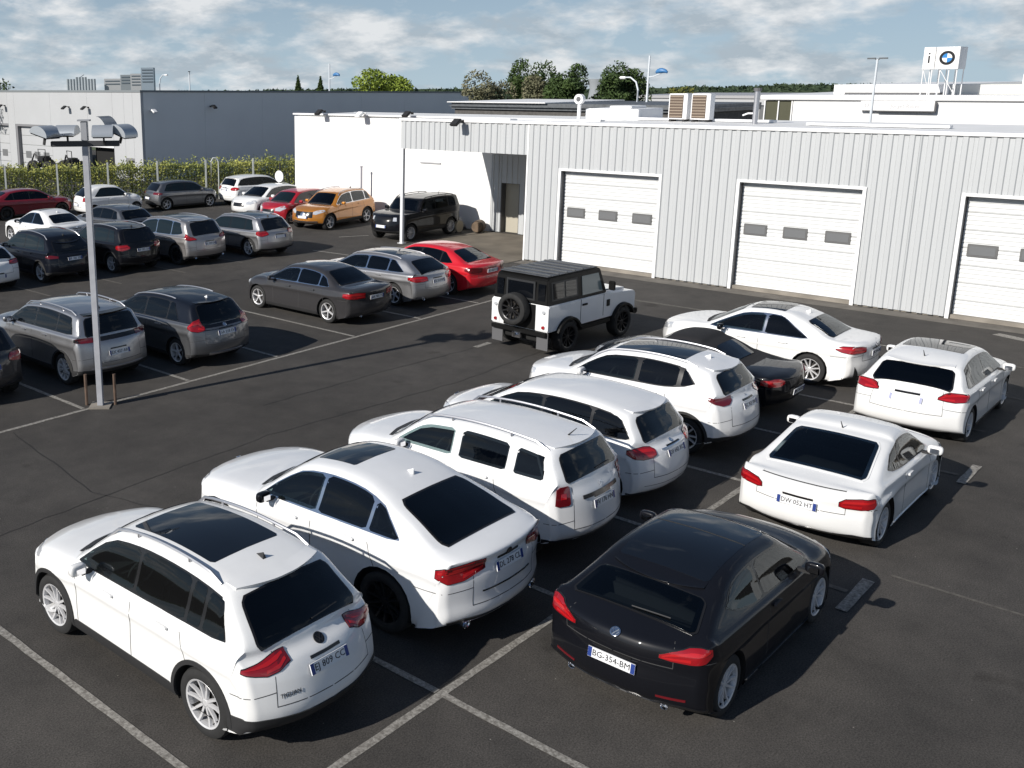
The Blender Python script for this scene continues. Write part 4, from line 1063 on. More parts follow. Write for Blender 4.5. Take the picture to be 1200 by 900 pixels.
# one sheet out to the horizon; the land falls away gently behind the estate
radii = [0, 10, 25, 45, 70, 95, 120, 160, 220, 300, 420, 600, 900, 1500, 2600, 4500]
vs = [(0, 0, 0)]; fs = []
NA = 64
def gz(r):
    return 0 if r < 60 else -14 * min(1, (r - 60) / 560) ** 1.2 - (max(0, r - 620) * .012)
for r in radii[1:]:
    for k in range(NA):
        a = 2 * math.pi * k / NA
        vs.append((r * math.cos(a), r * math.sin(a), gz(r)))
for k in range(NA): fs.append((0, 1 + k, 1 + (k + 1) % NA))
for i in range(len(radii) - 2):
    for k in range(NA):
        a = 1 + i * NA + k; b_ = 1 + i * NA + (k + 1) % NA
        fs.append((a, a + NA, b_ + NA, b_))
g = meshobj('ground', vs, fs, ASPH); tag(g, kind='structure')
g.data.materials.append(mat('grassland', (.07, .09, .035), rough=.95, noise_amt=.4, noise_scale=.02))
for p in g.data.polygons:
    if math.hypot(*p.center[:2]) > 100: p.material_index = 1

def sheet(name, pts, z, m, parent=None):
    return meshobj(name, [(x, y, z) for x, y in pts], [tuple(range(len(pts)))], m, parent)
# worn white paint
def line_mat():
    m = bpy.data.materials.new('worn_line_paint'); m.use_nodes = True
    t = m.node_tree; b = t.nodes['Principled BSDF']; b.inputs['Roughness'].default_value = .8
    tc = t.nodes.new('ShaderNodeTexCoord')
    n = t.nodes.new('ShaderNodeTexNoise'); n.inputs['Scale'].default_value = 22; n.inputs['Detail'].default_value = 8; n.inputs['Roughness'].default_value = .75
    t.links.new(tc.outputs['Object'], n.inputs['Vector'])
    r = t.nodes.new('ShaderNodeValToRGB'); e = r.color_ramp.elements
    e[0].position = .40; e[0].color = (.13, .12, .105, 1); e[1].position = .62; e[1].color = (.34, .325, .295, 1)
    t.links.new(n.outputs['Fac'], r.inputs[0]); t.links.new(r.outputs[0], b.inputs['Base Color'])
    return m
LINE = line_mat()
LINE2 = mat('faded_line_paint', (.12, .11, .095), rough=.85, noise_scale=14, col2=(.07, .064, .056))
lines = []
def pline(x0, y0, x1, y1, w=.09, m=None, z=.004):
    d = Vector((x1 - x0, y1 - y0)); n = Vector((-d.y, d.x)).normalized() * w / 2
    ns = max(2, int(d.length / .25)); vs = []; fs = []
    for i in range(ns + 1):
        p = Vector((x0, y0)) + d * i / ns
        j1, j2 = rnd.uniform(-.006, .006), rnd.uniform(-.006, .006)
        vs += [(p.x + n.x + j1, p.y + n.y + j1, z), (p.x - n.x + j2, p.y - n.y + j2, z)]
        if i: fs.append((2 * i - 2, 2 * i - 1, 2 * i + 1, 2 * i))
    o = meshobj('parking_line', vs, fs, m or LINE); tag(o, kind='structure'); return o
s_ = 2.556
pline(-5.2, 0, 18.2, 0)
for k in range(-1, 8):
    x = k * s_
    pline(x, .05, x, 5.0, z=.008)
    if k >= 0: pline(x, -2.2 if k % 2 == 0 and k > 0 else -4.6 if k == 0 else -2.0, x, -.05, z=.008, m=LINE if k in (0, ) else LINE2)
pline(-s_, -4.6, -s_, -.05, z=.008)
for x in (5.08, 10.36): pline(x - .5, -2.30, x + .5, -2.30, w=.13, z=.012)
pline(.55, 10.46, 18.2, 10.46)
for k in range(-1, 6):
    x = 2.514 + k * s_
    pline(x, 10.52, x, 15.4, z=.008)
pline(5.93, -2.45, 5.92, -6.5, w=.05, m=LINE2)
pline(18.54, 20.2, 18.68, 18.0, w=.10); pline(21.5, 21.7, 22.6, 21.1, w=.10); pline(18.58, 7.9, 18.68, 3.0, w=.16, m=LINE2)
pline(11.37, 7.79, 11.95, 7.79, w=.14); pline(20.9, -.5, 20.5, -1.6, w=.28)
for x in (7.6, 10.1, 12.6, 15.1, 17.6): pline(x, 20.2, x, 25.2, w=.09, m=LINE2)
# tar seams
def crack(pts, w=.02):
    P = [Vector(p) for p in pts]; Q = []
    for a, b_ in zip(P[:-1], P[1:]):
        n = max(2, int((b_ - a).length / .3))
        for i in range(n): Q.append(a.lerp(b_, i / n) + Vector((rnd.uniform(-.03, .03), rnd.uniform(-.03, .03))))
    Q.append(P[-1]); vs = []; fs = []
    for i, q in enumerate(Q):
        d = (Q[min(i + 1, len(Q) - 1)] - Q[max(i - 1, 0)]).normalized(); n = Vector((-d.y, d.x)) * w / 2 * rnd.uniform(.5, 1.3)
        vs += [(q.x + n.x, q.y + n.y, .003), (q.x - n.x, q.y - n.y, .003)]
        if i: fs.append((2 * i - 2, 2 * i - 1, 2 * i + 1, 2 * i))
    tag(meshobj('asphalt_seam', vs, fs, mat('tar', (.022, .02, .018), rough=.7)), kind='structure')
crack([(.9, 10.3), (.4, 7.0), (.9, 5.2)]); crack([(6.2, 18.6), (12, 18.2), (18.5, 17.4)]); crack([(5, 8.2), (9.0, 8.0), (13, 7.6)], .02)
crack([(3.0, -6.0), (9, -5.4), (16, -5.0)], .015); crack([(-1.5, 6.6), (4, 6.9), (9, 6.4), (16, 6.6)], .018)
# concrete apron along the workshop and under the porch
tag(sheet('concrete_apron', [(21.3, 13.4), (21.3, -14), (21.95, -14), (21.95, 13.4)], .004, mat('apron', (.16, .145, .125), rough=.9, noise_amt=.35, noise_scale=2)), kind='structure')
tag(sheet('concrete_floor', [(21.0, 18.4), (21.0, 13.5), (26.6, 13.5), (26.6, 18.4)], .008, mat('porch_floor', (.19, .165, .13), rough=.85, noise_scale=.9, col2=(.11, .095, .075))), kind='structure')

# ---------------------------------------------------------------- workshop
CLAD = mat('white_cladding', (.47, .485, .495), rough=.45, noise_amt=.05, noise_scale=.3)
COPE = mat('white_coping', (.80, .80, .80), rough=.5)
PLAST = mat('white_render', (.80, .80, .79), rough=.8, noise_amt=.04, noise_scale=.6)
DKREV = mat('door_reveal', (.10, .10, .105), rough=.6)
ROOFM = mat('white_roof_membrane', (.82, .82, .81), rough=.7, noise_amt=.15, noise_scale=.35)
DOORW = mat('sectional_door_white', (.68, .69, .69), rough=.4, noise_amt=.04)
PANE = mat('door_pane', (.16, .165, .17), rough=.25, spec=.5)
PFRM = mat('door_pane_frame', (.12, .12, .12), rough=.5)
ws = thing('workshop', 'long white ribbed workshop hall with three sectional garage doors facing the car park', 'building', (21.96, 0, 0))
SHEETS = {}
def clad_sheet(w, z0, z1):
    key = (round(w, 3), z0, z1)
    if key in SHEETS: return SHEETS[key]
    bm = bmesh.new(); pts = []; y = 0
    while y < w - 1e-4:
        for dy, dx in ((0, 0), (.10, 0), (.122, -.032), (.228, -.032), (.25, 0)):
            if y + dy <= w + 1e-4 and (dy or y == 0): pts.append((dx, y + dy))
        y += .25
    if pts[-1][1] < w - .005: pts.append((0, w))
    prev = None
    for x, yy in pts:
        a = bm.verts.new((x, yy, z0)); b_ = bm.verts.new((x, yy, z1))
        if prev: bm.faces.new((prev[0], a, b_, prev[1]))
        prev = (a, b_)
    # returns so the sheet has thickness
    geo = bmesh.ops.extrude_edge_only(bm, edges=[e for e in bm.edges if e.is_boundary])
    for v in geo['geom']:
        if isinstance(v, bmesh.types.BMVert): v.co.x = .03
    bmesh.ops.recalc_face_normals(bm, faces=bm.faces)
    me = bpy.data.meshes.new('cladding_sheet'); bm.to_mesh(me); bm.free(); me.materials.append(CLAD)
    SHEETS[key] = me; return me
def clad_run(y0, y1, z0, z1, X=0.0, parent=ws):
    y = y0; n = max(1, round((y1 - y0) / 1.0)); w = (y1 - y0) / n
    w4 = w
    for i in range(n):
        o = link('cladding_sheet', clad_sheet(w4 - .004, z0, z1), None, parent); o.location = (X, y0 + i * w, 0)
doors = [(8.75, 12.12), (3.08, 6.31), (-2.52, .74), (-8.2, -4.9)]
edges = [-14.0, -8.2, -4.9, -2.52, .74, 3.08, 6.31, 8.75, 12.12, 13.46]
for i in range(0, len(edges) - 1):
    a, b_ = edges[i], edges[i + 1]
    if (a, b_) in doors: clad_run(a, b_, 3.12, 4.58)
    else: clad_run(a, b_, .04, 4.58)
clad_run(13.46, 18.95, 3.57, 4.58)
bm = bmesh.new(); box(bm, -.07, .45, -14.05, 19.0, 4.585, 4.68, .01); bmobj('parapet_coping', bm, COPE, ws)
bm = bmesh.new(); box(bm, .04, .30, -14, 13.43, .0, .10)
bmobj('plinth', bm, CONC, ws)
for (a, b_) in doors:
    bm = bmesh.new()
    box(bm, .031, .34, b_ + .001, b_ + .06, 0, 3.2); box(bm, .031, .34, a - .06, a - .001, 0, 3.2); box(bm, .031, .34, a - .06, b_ + .06, 3.201, 3.28)
    bmobj('door_reveal', bm, DKREV, ws)
    bm = bmesh.new(); box(bm, -.046, -.034, a - .09, a, 0, 3.118); bmobj('corner_trim', bm, COPE, ws)
    bm = bmesh.new(); box(bm, -.046, -.034, a - .09, b_ + .09, 3.12, 3.20); bmobj('corner_trim', bm, COPE, ws)
    bm = bmesh.new(); box(bm, -.046, -.034, b_, b_ + .09, 0, 3.118); bmobj('corner_trim', bm, COPE, ws)
    dp = bpy.data.objects.new('garage_door', None); C.objects.link(dp); dp.parent = ws; dp.location = (.22, a, 0)
    W_ = b_ - a; ph = 3.14 / 7
    for k in range(7):
        bm = bmesh.new(); z0 = k * ph + .02
        pts = [(0.0, z0)]
        nr = 4
        for q in range(nr):
            zz = z0 + ph * (q + .12) / nr
            pts += [(0, zz), (-.020, zz + .012), (-.020, zz + ph / nr * .66), (0, zz + ph / nr * .78)]
        pts += [(0, z0 + ph - .012)]
        pts = [(.03, z0)] + pts + [(.03, z0 + ph - .012)]
        A = [bm.verts.new((x, .01, z)) for x, z in pts]; B_ = [bm.verts.new((x, W_ - .01, z)) for x, z in pts]
        for q in range(len(pts) - 1): bm.faces.new((A[q], A[q + 1], B_[q + 1], B_[q]))
        bm.faces.new(A); bm.faces.new(B_[::-1])
        bmobj('door_panel', bm, DOORW, dp)
    for fr in (.145, .485, .83) if True else ():
        yc = W_ * (1 - fr); wz = 1.60
        bm = bmesh.new(); box(bm, -.034, .0, yc - .33, yc + .33, wz, wz + .32, .01); bmobj('pane_frame', bm, PFRM, dp)
        bm = bmesh.new(); box(bm, -.042, -.0345, yc - .28, yc + .28, wz + .05, wz + .27); bmobj('window_pane', bm, PANE, dp)
    bm = bmesh.new(); box(bm, -.02, .04, .0, W_, .0, .02); bmobj('door_seal', bm, PLASTIC, dp)
# roof, rear walls
bm = bmesh.new(); box(bm, .45, 9, -14, 13.4, 4.35, 4.5); box(bm, 4.9, 9, 13.402, 29.4, 4.33, 4.48); bmobj('roof', bm, ROOFM, ws)
bm = bmesh.new(); box(bm, .46, 4.72, 13.402, 18.95, 4.32, 4.49); bmobj('porch_roof', bm, ROOFM, ws)
bm = bmesh.new(); box(bm, .06, 4.72, 18.90, 18.95, 3.9, 4.319); bmobj('porch_beam', bm, COPE, ws)
bm = bmesh.new(); box(bm, .06, 4.74, 13.44, 13.48, 0, 4.3); bmobj('side_wall', bm, CLAD, ws)
bm = bmesh.new(); box(bm, 4.80, 4.98, 18.2, 29.56, 0, 4.42); bmobj('rendered_wall', bm, PLAST, ws)
bm = bmesh.new(); box(bm, 4.981, 9, 29.40, 29.56, 0, 4.40); bmobj('end_wall', bm, PLAST, ws)
bm = bmesh.new(); box(bm, 9.002, 9.15, -14, 29.56, 0, 4.49); bmobj('rear_wall', bm, CLAD, ws)
bm = bmesh.new(); box(bm, .5, 8.99, -14.05, -13.9, 0, 4.34); bmobj('end_wall', bm, CLAD, ws)
bm = bmesh.new(); box(bm, 4.74, 5.06, 13.48, 29.62, 4.49, 4.56); bmobj('parapet_coping', bm, COPE, ws)
clad_run(13.48, 16.84, .02, 4.3, 4.80); clad_run(17.72, 18.19, .02, 4.3, 4.80); clad_run(16.84, 17.72, 2.0, 4.3, 4.80)
bm = bmesh.new(); box(bm, 5.12, 5.16, 16.9, 17.7, 0, 1.98); bmobj('service_door', bm, mat('beige_door', (.42, .39, .32), rough=.5), ws)
bm = bmesh.new(); box(bm, 4.83, 5.12, 17.69, 17.75, 0, 2.05); box(bm, 4.83, 5.12, 16.82, 16.88, 0, 2.05); box(bm, 4.83, 5.12, 16.881, 17.689, 1.985, 2.05); bmobj('door_frame', bm, DKREV, ws)
bm = bmesh.new(); box(bm, -.02, .10, 13.40, 13.46, 0, 4.58); bmobj('corner_trim', bm, COPE, ws)
# roof clutter
bm = bmesh.new(); box(bm, .46, .60, -14, 13.3, 4.501, 4.56); bmobj('roof_upstand', bm, mat('roof_grey', (.30, .30, .31), rough=.8), ws)
for x0, y0, w, l in ((2.2, 12.6, .3, 2.8), (3.0, 16.2, .5, 2.2), (6.5, 8.0, .3, 5.0), (5.2, 2.5, .35, 4.0)):
    bm = bmesh.new(); box(bm, x0, x0 + w, y0, y0 + l, 4.52, 4.60, .01); bmobj('roof_duct', bm, COPE, ws)
col = bmesh.new(); box(col, -.06, .06, -.06, .06, 0, 3.57, .008); box(col, -.12, .12, -.12, .12, 0, .02)
o = bmobj('porch_column', col, mat('column_white', (.72, .73, .75), rough=.4), None); o.location = (21.98, 18.86, 0); tag(o, 'white steel column holding up the outer corner of the porch', 'column')
# wall floodlights on the workshop
def flood(loc, rz, label, dark=True, tilt=.6, cat='floodlight'):
    T = thing('floodlight', label, cat, loc, rz, 'floodlights on the buildings')
    bm = bmesh.new(); box(bm, -.05, .0, -.06, .06, -.05, .05); tube(bm, [(-.02, 0, 0), (-.22, 0, .06), (-.34, 0, .02)], .022, 6); bmobj('bracket', bm, PLASTIC if dark else COPE, T)
    bm = bmesh.new(); box(bm, -.18, .18, -.16, .16, -.05, .05, .03)
    bmesh.ops.rotate(bm, verts=bm.verts, cent=(0, 0, 0), matrix=Matrix.Rotation(-tilt, 3, 'Y')); bmesh.ops.translate(bm, vec=(-.42, 0, -.02), verts=bm.verts)
    bmobj('lamp_body', bm, PLASTIC if dark else COPE, T)
    bm = bmesh.new(); box(bm, -.15, .15, -.13, .13, -.058, -.051); bmesh.ops.rotate(bm, verts=bm.verts, cent=(0, 0, 0), matrix=Matrix.Rotation(-tilt, 3, 'Y')); bmesh.ops.translate(bm, vec=(-.42, 0, -.02), verts=bm.verts)
    bmobj('lamp_glass', bm, GLASS_L, T)
    return T
flood((21.90, 16.1, 4.62), 0, 'black floodlight on the parapet above the porch, leaning out over the cars')
flood((26.72, 27.5, 4.66), 0, 'black floodlight on the left end of the smooth white wall top')
flood((26.72, 25.0, 4.60), 0, 'white floodlight fixed over the smooth white wall, between two black ones', dark=False)
flood((26.72, 22.3, 4.66), 0, 'black floodlight on the white wall top nearest the ribbed cladding')
# air conditioners
def ac(loc, label):
    T = thing('air_conditioner', label, 'air conditioner', loc, 0, 'rooftop air conditioning units')
    bm = bmesh.new(); box(bm, -.20, .20, -.34, .34, .08, .98, .015); bmobj('casing', bm, COPE, T)
    bm = bmesh.new(); box(bm, -.215, -.2005, -.20, .30, .13, .93); bmobj('grille_backing', bm, mat('ac_dark', (.10, .07, .05), rough=.7), T)
    for k in range(8):
        bm = bmesh.new(); z = .17 + k * .1; box(bm, -.232, -.2155, -.19, .29, z, z + .03); bmobj('grille_slat', bm, mat('ac_slat', (.30, .24, .18), rough=.6), T)
    for y in (-.25, .25):
        bm = bmesh.new(); box(bm, -.22, .22, y - .04, y + .04, 0, .08); bmobj('foot', bm, PLASTIC, T)
ac((28.3, 11.25, 4.5), 'white air conditioner on the workshop roof, left one of the pair')
ac((28.3, 10.42, 4.5), 'white air conditioner on the workshop roof, right one of the pair')
T = thing('roof_vent', 'white vent pipe with a round cowl standing on the workshop roof', 'vent', (28.3, 15.3, 4.48))
bm = bmesh.new(); tube(bm, [(0, 0, 0), (0, 0, .62)], .07, 12); bmobj('pipe', bm, COPE, T)
bm = bmesh.new(); lathe(bm, [(-.1, .001), (-.1, .19), (.1, .19), (.1, .001)], 18, axis='X', centre=(0, 0, .78)); bmobj('cowl', bm, COPE, T, smooth=40)
bm = bmesh.new(); lathe(bm, [(-.102, .001), (-.102, .10)], 12, axis='X', centre=(0, 0, .78)); bmobj('cowl_opening', bm, DKREV, T)
T = thing('roof_mast', 'grey steel flue pipe with a dark cap on the workshop roof', 'flue', (27.5, 8.25, 4.5))
bm = bmesh.new(); tube(bm, [(0, 0, 0), (0, 0, 1.1)], .09, 10); bmobj('pipe', bm, SATIN, T); bm = bmesh.new(); tube(bm, [(0, 0, 1.08), (0, 0, 1.18)], .13, 10); bmobj('cap', bm, DKREV, T)
bm = bmesh.new(); tube(bm, [(0, 0, .35), (0, .25, .35), (0, .42, .28)], .03, 6); bmobj('stay', bm, COPE, T)
T = thing('roof_cabinet', 'low white plant cabinet on the workshop roof beside the pole', 'cabinet', (29.6, 14.1, 4.48))
bm = bmesh.new(); box(bm, -1, 1, -1.1, 1.1, 0, .42, .02); bmobj('casing', bm, COPE, T); bm = bmesh.new(); box(bm, -.6, .6, -.6, .3, .42, .52, .02); bmobj('lid', bm, COPE, T)
# things leaning by the wall under the porch
T = thing('metal_basin', 'upturned grey ribbed metal tray leaning against the white wall behind the black car', 'tray', (26.3, 19.75, 0), 0)
bm = bmesh.new()
prev = None
for k in range(17):
    y = -.62 + k * .0775; h_ = .52 * (1 - abs(y / .62) ** 4 * .75)
    x = -.02 if k % 2 else -.055
    a = bm.verts.new((x - .18, y, 0)); b_ = bm.verts.new((x, y * .8, h_)); c_ = bm.verts.new((x + .25, y * .8, h_)); d_ = bm.verts.new((x + .3, y, 0))
    if prev: 
        for q in range(3): bm.faces.new((prev[q], (a, b_, c_, d_)[q], (a, b_, c_, d_)[q + 1], prev[q + 1]))
    prev = (a, b_, c_, d_)
bmobj('tray_body', bm, mat('galvanised', (.32, .33, .35), rough=.45, metal=.5, noise_amt=.3), T)
T = thing('barrel', 'small brown barrel lying on its side by the porch wall', 'barrel', (26.2, 18.35, .25), R_(20))
bm = bmesh.new(); lathe(bm, [(-.33, .001), (-.33, .2), (-.15, .245), (.15, .245), (.33, .2), (.33, .001)], 18, axis='X'); bmobj('cask', bm, mat('rust_brown', (.16, .11, .07), rough=.7, noise_amt=.4), T, smooth=40)
for x in (-.22, .22):
    bm = bmesh.new(); lathe(bm, [(x - .02, .232), (x - .02, .243), (x + .02, .243), (x + .02, .232)], 18, axis='X'); bmobj('hoop', bm, PLASTIC, T)
T = thing('hose_reel', 'small beige hose drum standing on the porch floor left of the barrel', 'hose reel', (25.6, 18.9, 0))
bm = bmesh.new(); lathe(bm, [(-.06, .001), (-.06, .24), (-.03, .24), (-.03, .15), (.03, .15), (.03, .24), (.06, .24), (.06, .001)], 18, centre=(0, 0, .26)); bmobj('drum', bm, mat('beige_plastic', (.42, .37, .28), rough=.6), T, smooth=40)
bm = bmesh.new(); tube(bm, [(-.18, 0, 0), (0, 0, .26), (.18, 0, 0)], .02, 5); bmobj('stand', bm, PLASTIC, T)
for i, (x, y, lab) in enumerate(((26.2, 24.75, 'thin grey upright pipe in front of the smooth white wall'),)):
    bm = bmesh.new(); tube(bm, [(0, 0, 0), (0, 0, 2.3)], .045, 8); tube(bm, [(0, 0, 2.28), (0, 0, 2.34)], .06, 8)
    o = bmobj('pipe_post', bm, mat('pipe_grey', (.30, .30, .34), rough=.5), None); o.location = (x, y, 0); tag(o, lab, 'pipe')
bm = bmesh.new(); box(bm, -.04, 0, -.55, .55, -.03, .03, .01)
o = bmobj('wall_rail', bm, mat('rail_grey', (.45, .45, .46), rough=.5), None); o.location = (26.74, 21.3, 2.62); tag(o, 'thin grey rail fixed high on the smooth white wall behind the column', 'rail')
bm = bmesh.new(); lathe(bm, [(-.02, .001), (-.02, .28), (.02, .28), (.02, .001)], 24, axis='X', centre=(0, 0, 1.55)); 
T = thing('round_sign', 'round white sign on a dark post at the end of the white wall', 'sign', (26.3, 30.2, 0)); bmobj('sign_plate', bm, COPE, T)
bm = bmesh.new(); tube(bm, [(.05, 0, 0), (.05, 0, 2.2)], .04, 6); bmobj('post', bm, PLASTIC, T)

# ---------------------------------------------------------------- lamp mast in the car park
T = thing('lamp_mast', 'tall square white lamp mast with four hooded floodlights beside the parked silver cars', 'lamp mast', (2.85, 10.43, 0), R_(-44.4))
PM = mat('mast_paint', (.42, .43, .46), rough=.4, noise_amt=.15, noise_scale=6)
bm = bmesh.new(); box(bm, -.056, .056, -.056, .056, .02, 4.95, .008); bmobj('pole', bm, PM, T)
bm = bmesh.new(); box(bm, -.20, .20, -.20, .20, 0, .025); bmobj('base_plate', bm, CONC, T)
bm = bmesh.new(); box(bm, -.62, .62, -.05, .05, 4.95, 5.05, .01); bmobj('crossbar', bm, mat('mast_dark', (.05, .05, .055), rough=.5), T)
bm = bmesh.new(); box(bm, -.06, .06, -.06, .06, 5.051, 5.40, .01); box(bm, -.11, .11, -.08, .08, 5.401, 5.43); bmobj('top_box', bm, mat('mast_grey', (.30, .31, .33), rough=.5), T)
HOOD = mat('lamp_hood', (.42, .45, .48), rough=.35, metal=.4)
for x, yo, az, tl in ((-.80, -.12, 2.6, .25), (-.40, .1, 1.5, .1), (.42, -.1, -1.5, .2), (.80, .05, -.5, .35)):
    h = bpy.data.objects.new('floodlight_head', None); C.objects.link(h); h.parent = T; h.scale = (.72, .72, .72); h.location = (x * .85, yo, 5.20); h.rotation_euler = (0, tl * (1 if x > 0 else -1), az)
    bm = bmesh.new(); NSg = 12; rows_ = []
    for k in range(NSg + 1):
        a = math.pi * k / NSg; rows_.append([bm.verts.new((math.cos(a) * .30, y, math.sin(a) * .22 - .04)) for y in (-.26, .26)])
    for k in range(NSg): bm.faces.new((rows_[k][0], rows_[k + 1][0], rows_[k + 1][1], rows_[k][1]))
    bm.faces.new([q[0] for q in rows_]); bm.faces.new([q[1] for q in rows_[::-1]])
    bmobj('hood', bm, HOOD, h, smooth=40)
    bm = bmesh.new(); box(bm, -.28, .28, -.24, .24, -.075, -.042, .01); bmobj('glass_panel', bm, GLASS, h)
    bm = bmesh.new()
    q = []
    for k in range(7):
        t = k / 6; q.append([bm.verts.new((-.30 - .42 * t, y, -.04 + .20 * math.sin(t * 1.9))) for y in (-.25, .25)])
    for k in range(6): bm.faces.new((q[k][0], q[k + 1][0], q[k + 1][1], q[k][1]))
    geo = bmesh.ops.solidify(bm, geom=bm.faces[:], thickness=.012)
    if abs(x) > .6: bmobj('visor', bm, HOOD, h, smooth=50)
    else: bm.free()
    bm = bmesh.new(); box(bm, -.03, .03, -.02, .02, -.30, -.075); bmobj('yoke', bm, PLASTIC, h)
for x, y, lab in ((2.70, 10.68, 'thin rusty guard post left of the lamp mast foot'), (3.10, 10.30, 'thin dark guard post right of the lamp mast foot')):
    bm = bmesh.new(); tube(bm, [(0, 0, 0), (0, 0, .62)], .03, 8); o = bmobj('guard_post', bm, mat('rusty_steel', (.13, .085, .06), rough=.8, noise_amt=.4), None); o.location = (x, y, 0); tag(o, lab, 'post', 'guard posts at the lamp mast')

# ---------------------------------------------------------------- warehouse on the left
WH_W = mat('warehouse_white', (.44, .45, .46), rough=.5, noise_amt=.05, noise_scale=.5)
WH_SHADED = mat('warehouse_shaded_white', (.80, .80, .79), rough=.5, noise_amt=.05, noise_scale=.4)  # white wall in shade; its base colour is lifted to brighten the shade
T = thing('warehouse', 'flat roofed warehouse with a pale front and a shaded white long side behind the hedge', 'building', (30.6, 47.3, -1))
gy = [0, 1.0 - .1, 1.85, 3.15, 6.1, 10.8, 15.8, 16.8, 21.8, 26]
HT = 6.45
ops = {(0.9, 1.85): 2.3, (3.15, 6.1): 2.87, (10.8, 15.8): 4.15, (16.8, 21.8): 4.15}
ysplit = [0, .9, 1.85, 3.15, 6.1, 10.8, 15.8, 16.8, 21.8, 28]
for a, b_ in zip(ysplit[:-1], ysplit[1:]):
    z0 = ops.get((a, b_), 0)
    bm = bmesh.new(); box(bm, 0, .2, a + .006, b_ - .006, z0, HT); bmobj('wall_panel', bm, WH_W, T)
    if z0:
        if (a, b_) == (3.15, 6.1):
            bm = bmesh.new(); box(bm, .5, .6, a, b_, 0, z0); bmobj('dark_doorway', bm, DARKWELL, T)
            bm = bmesh.new(); box(bm, -.03, .0, a, b_, z0, z0 + .22); bmobj('lintel', bm, COPE, T)
        else:
            d = bpy.data.objects.new('garage_door' if z0 > 3 else 'service_door', None); C.objects.link(d); d.parent = T; d.location = (.3, a, 0)
            bm = bmesh.new(); box(bm, -.28, .2, -.0, .05, 0, z0 - .005); box(bm, -.28, .2, b_ - a - .25, b_ - a - .007, 0, z0 - .005); box(bm, -.28, .2, .051, b_ - a - .251, z0 - .15, z0 - .005); bmobj('reveal', bm, mat('reveal_grey', (.20, .20, .21), rough=.6), d)
            n = 6 if z0 > 3 else 1
            for k in range(n):
                zz = z0 - .15; bm = bmesh.new(); box(bm, 0, .06, .06, b_ - a - .26, k * zz / n + .005, (k + 1) * zz / n - .02); bmobj('door_panel', bm, WH_W, d)
            if z0 > 3:
                for f_ in (.2, .45, .7):
                    bm = bmesh.new(); box(bm, -.02, .0, (b_ - a) * f_, (b_ - a) * f_ + .75, 1.7, 2.2); bmobj('window_pane', bm, PANE, d)
for a in np.linspace(0, 36, 8)[:-1]:
    bm = bmesh.new(); box(bm, a + .206 if a == 0 else a + .006, a + 36 / 7 - .006, 0, .2, 0, HT - .003)
    for v in bm.verts:
        if v.co.z > 3: v.co.z -= v.co.x * .017
    bmobj('wall_panel', bm, WH_SHADED, T)
bm = bmesh.new(); box(bm, -.05, 36.1, -.05, .25, HT, HT + .12)
for v in bm.verts: v.co.z -= max(0, v.co.x) * .017
bmobj('parapet_coping', bm, mat('coping_grey', (.20, .22, .23), rough=.5), T)
bm = bmesh.new(); box(bm, -.05, .25, .251, 28, HT, HT + .12); bmobj('parapet_coping', bm, mat('coping_grey', (.20, .22, .23), rough=.5), T)
bm = bmesh.new(); box(bm, .2, 36, .2, 28, HT - 1.0, HT - .85); bmobj('roof', bm, mat('roof_dark', (.15, .15, .15), rough=.9), T)
for y in (19.0, 9.6, 5.1, 5.9)[:3]: pass
flood((30.58, 64.4, 4.45), 0, 'dark floodlight on the pale warehouse front, farthest left')
flood((30.58, 55.6, 4.45), 0, 'small dark floodlight in the middle of the pale warehouse front')
flood((30.58, 53.2, 4.45), 0, 'dark floodlight on the pale warehouse front nearest its corner')
flood((31.3, 47.28, 4.3), R_(90), 'pale floodlight on the shaded side wall close to the warehouse corner', dark=False)
flood((36.2, 47.28, 4.45), R_(90), 'dark floodlight on the shaded warehouse side wall')
# farm machines in front of the warehouse
def machine(loc, rz, label, n):
    T = thing('farm_machine', label, 'machine', loc, rz, 'dark machines by the warehouse')
    DK = mat('machine_black', (.012, .012, .014), rough=.5)
    bm = bmesh.new(); box(bm, -.9, .9, -.3, .3, .75, 1.05, .05); box(bm, -.2, .6, -.35, .35, 1.05, 1.5, .1); bmobj('chassis', bm, DK, T)
    for x in ((-1.1, .55) if n > 1 else (0,)):
        for y in (-.65, .65):
            bm = bmesh.new(); lathe(bm, [(-.15, .38), (-.17, .5), (-.12, .62), (.12, .62), (.17, .5), (.15, .38)], 24, centre=(x, y, .62)); w_ = bmobj('wheel', bm, RUBBER, T, smooth=40)
            bm = bmesh.new(); lathe(bm, [(-.05, .001), (-.05, .37), (.05, .37), (.05, .001)], 16, centre=(x, y, .62)); bmobj('rim', bm, ALLOY_D, w_)
    bm = bmesh.new(); tube(bm, [(.6, 0, 1.2), (1.3, 0, 1.6), (1.7, 0, 1.0)], .06, 6); tube(bm, [(.4, .25, 1.4), (.5, .25, 1.95), (-.3, .25, 1.95), (-.35, .25, 1.0)], .03, 6); bmobj('boom', bm, DK, T)
machine((28.2, 55.0, -.2), R_(95), 'low black machine with big wheels parked in front of the warehouse', 2)
machine((28.4, 51.9, -.2), R_(80), 'black tractor like machine right of the other one by the warehouse', 2)
machine((27.0, 62.5, -.2), R_(60), 'small dark machine at the far left before the garage doors', 1)

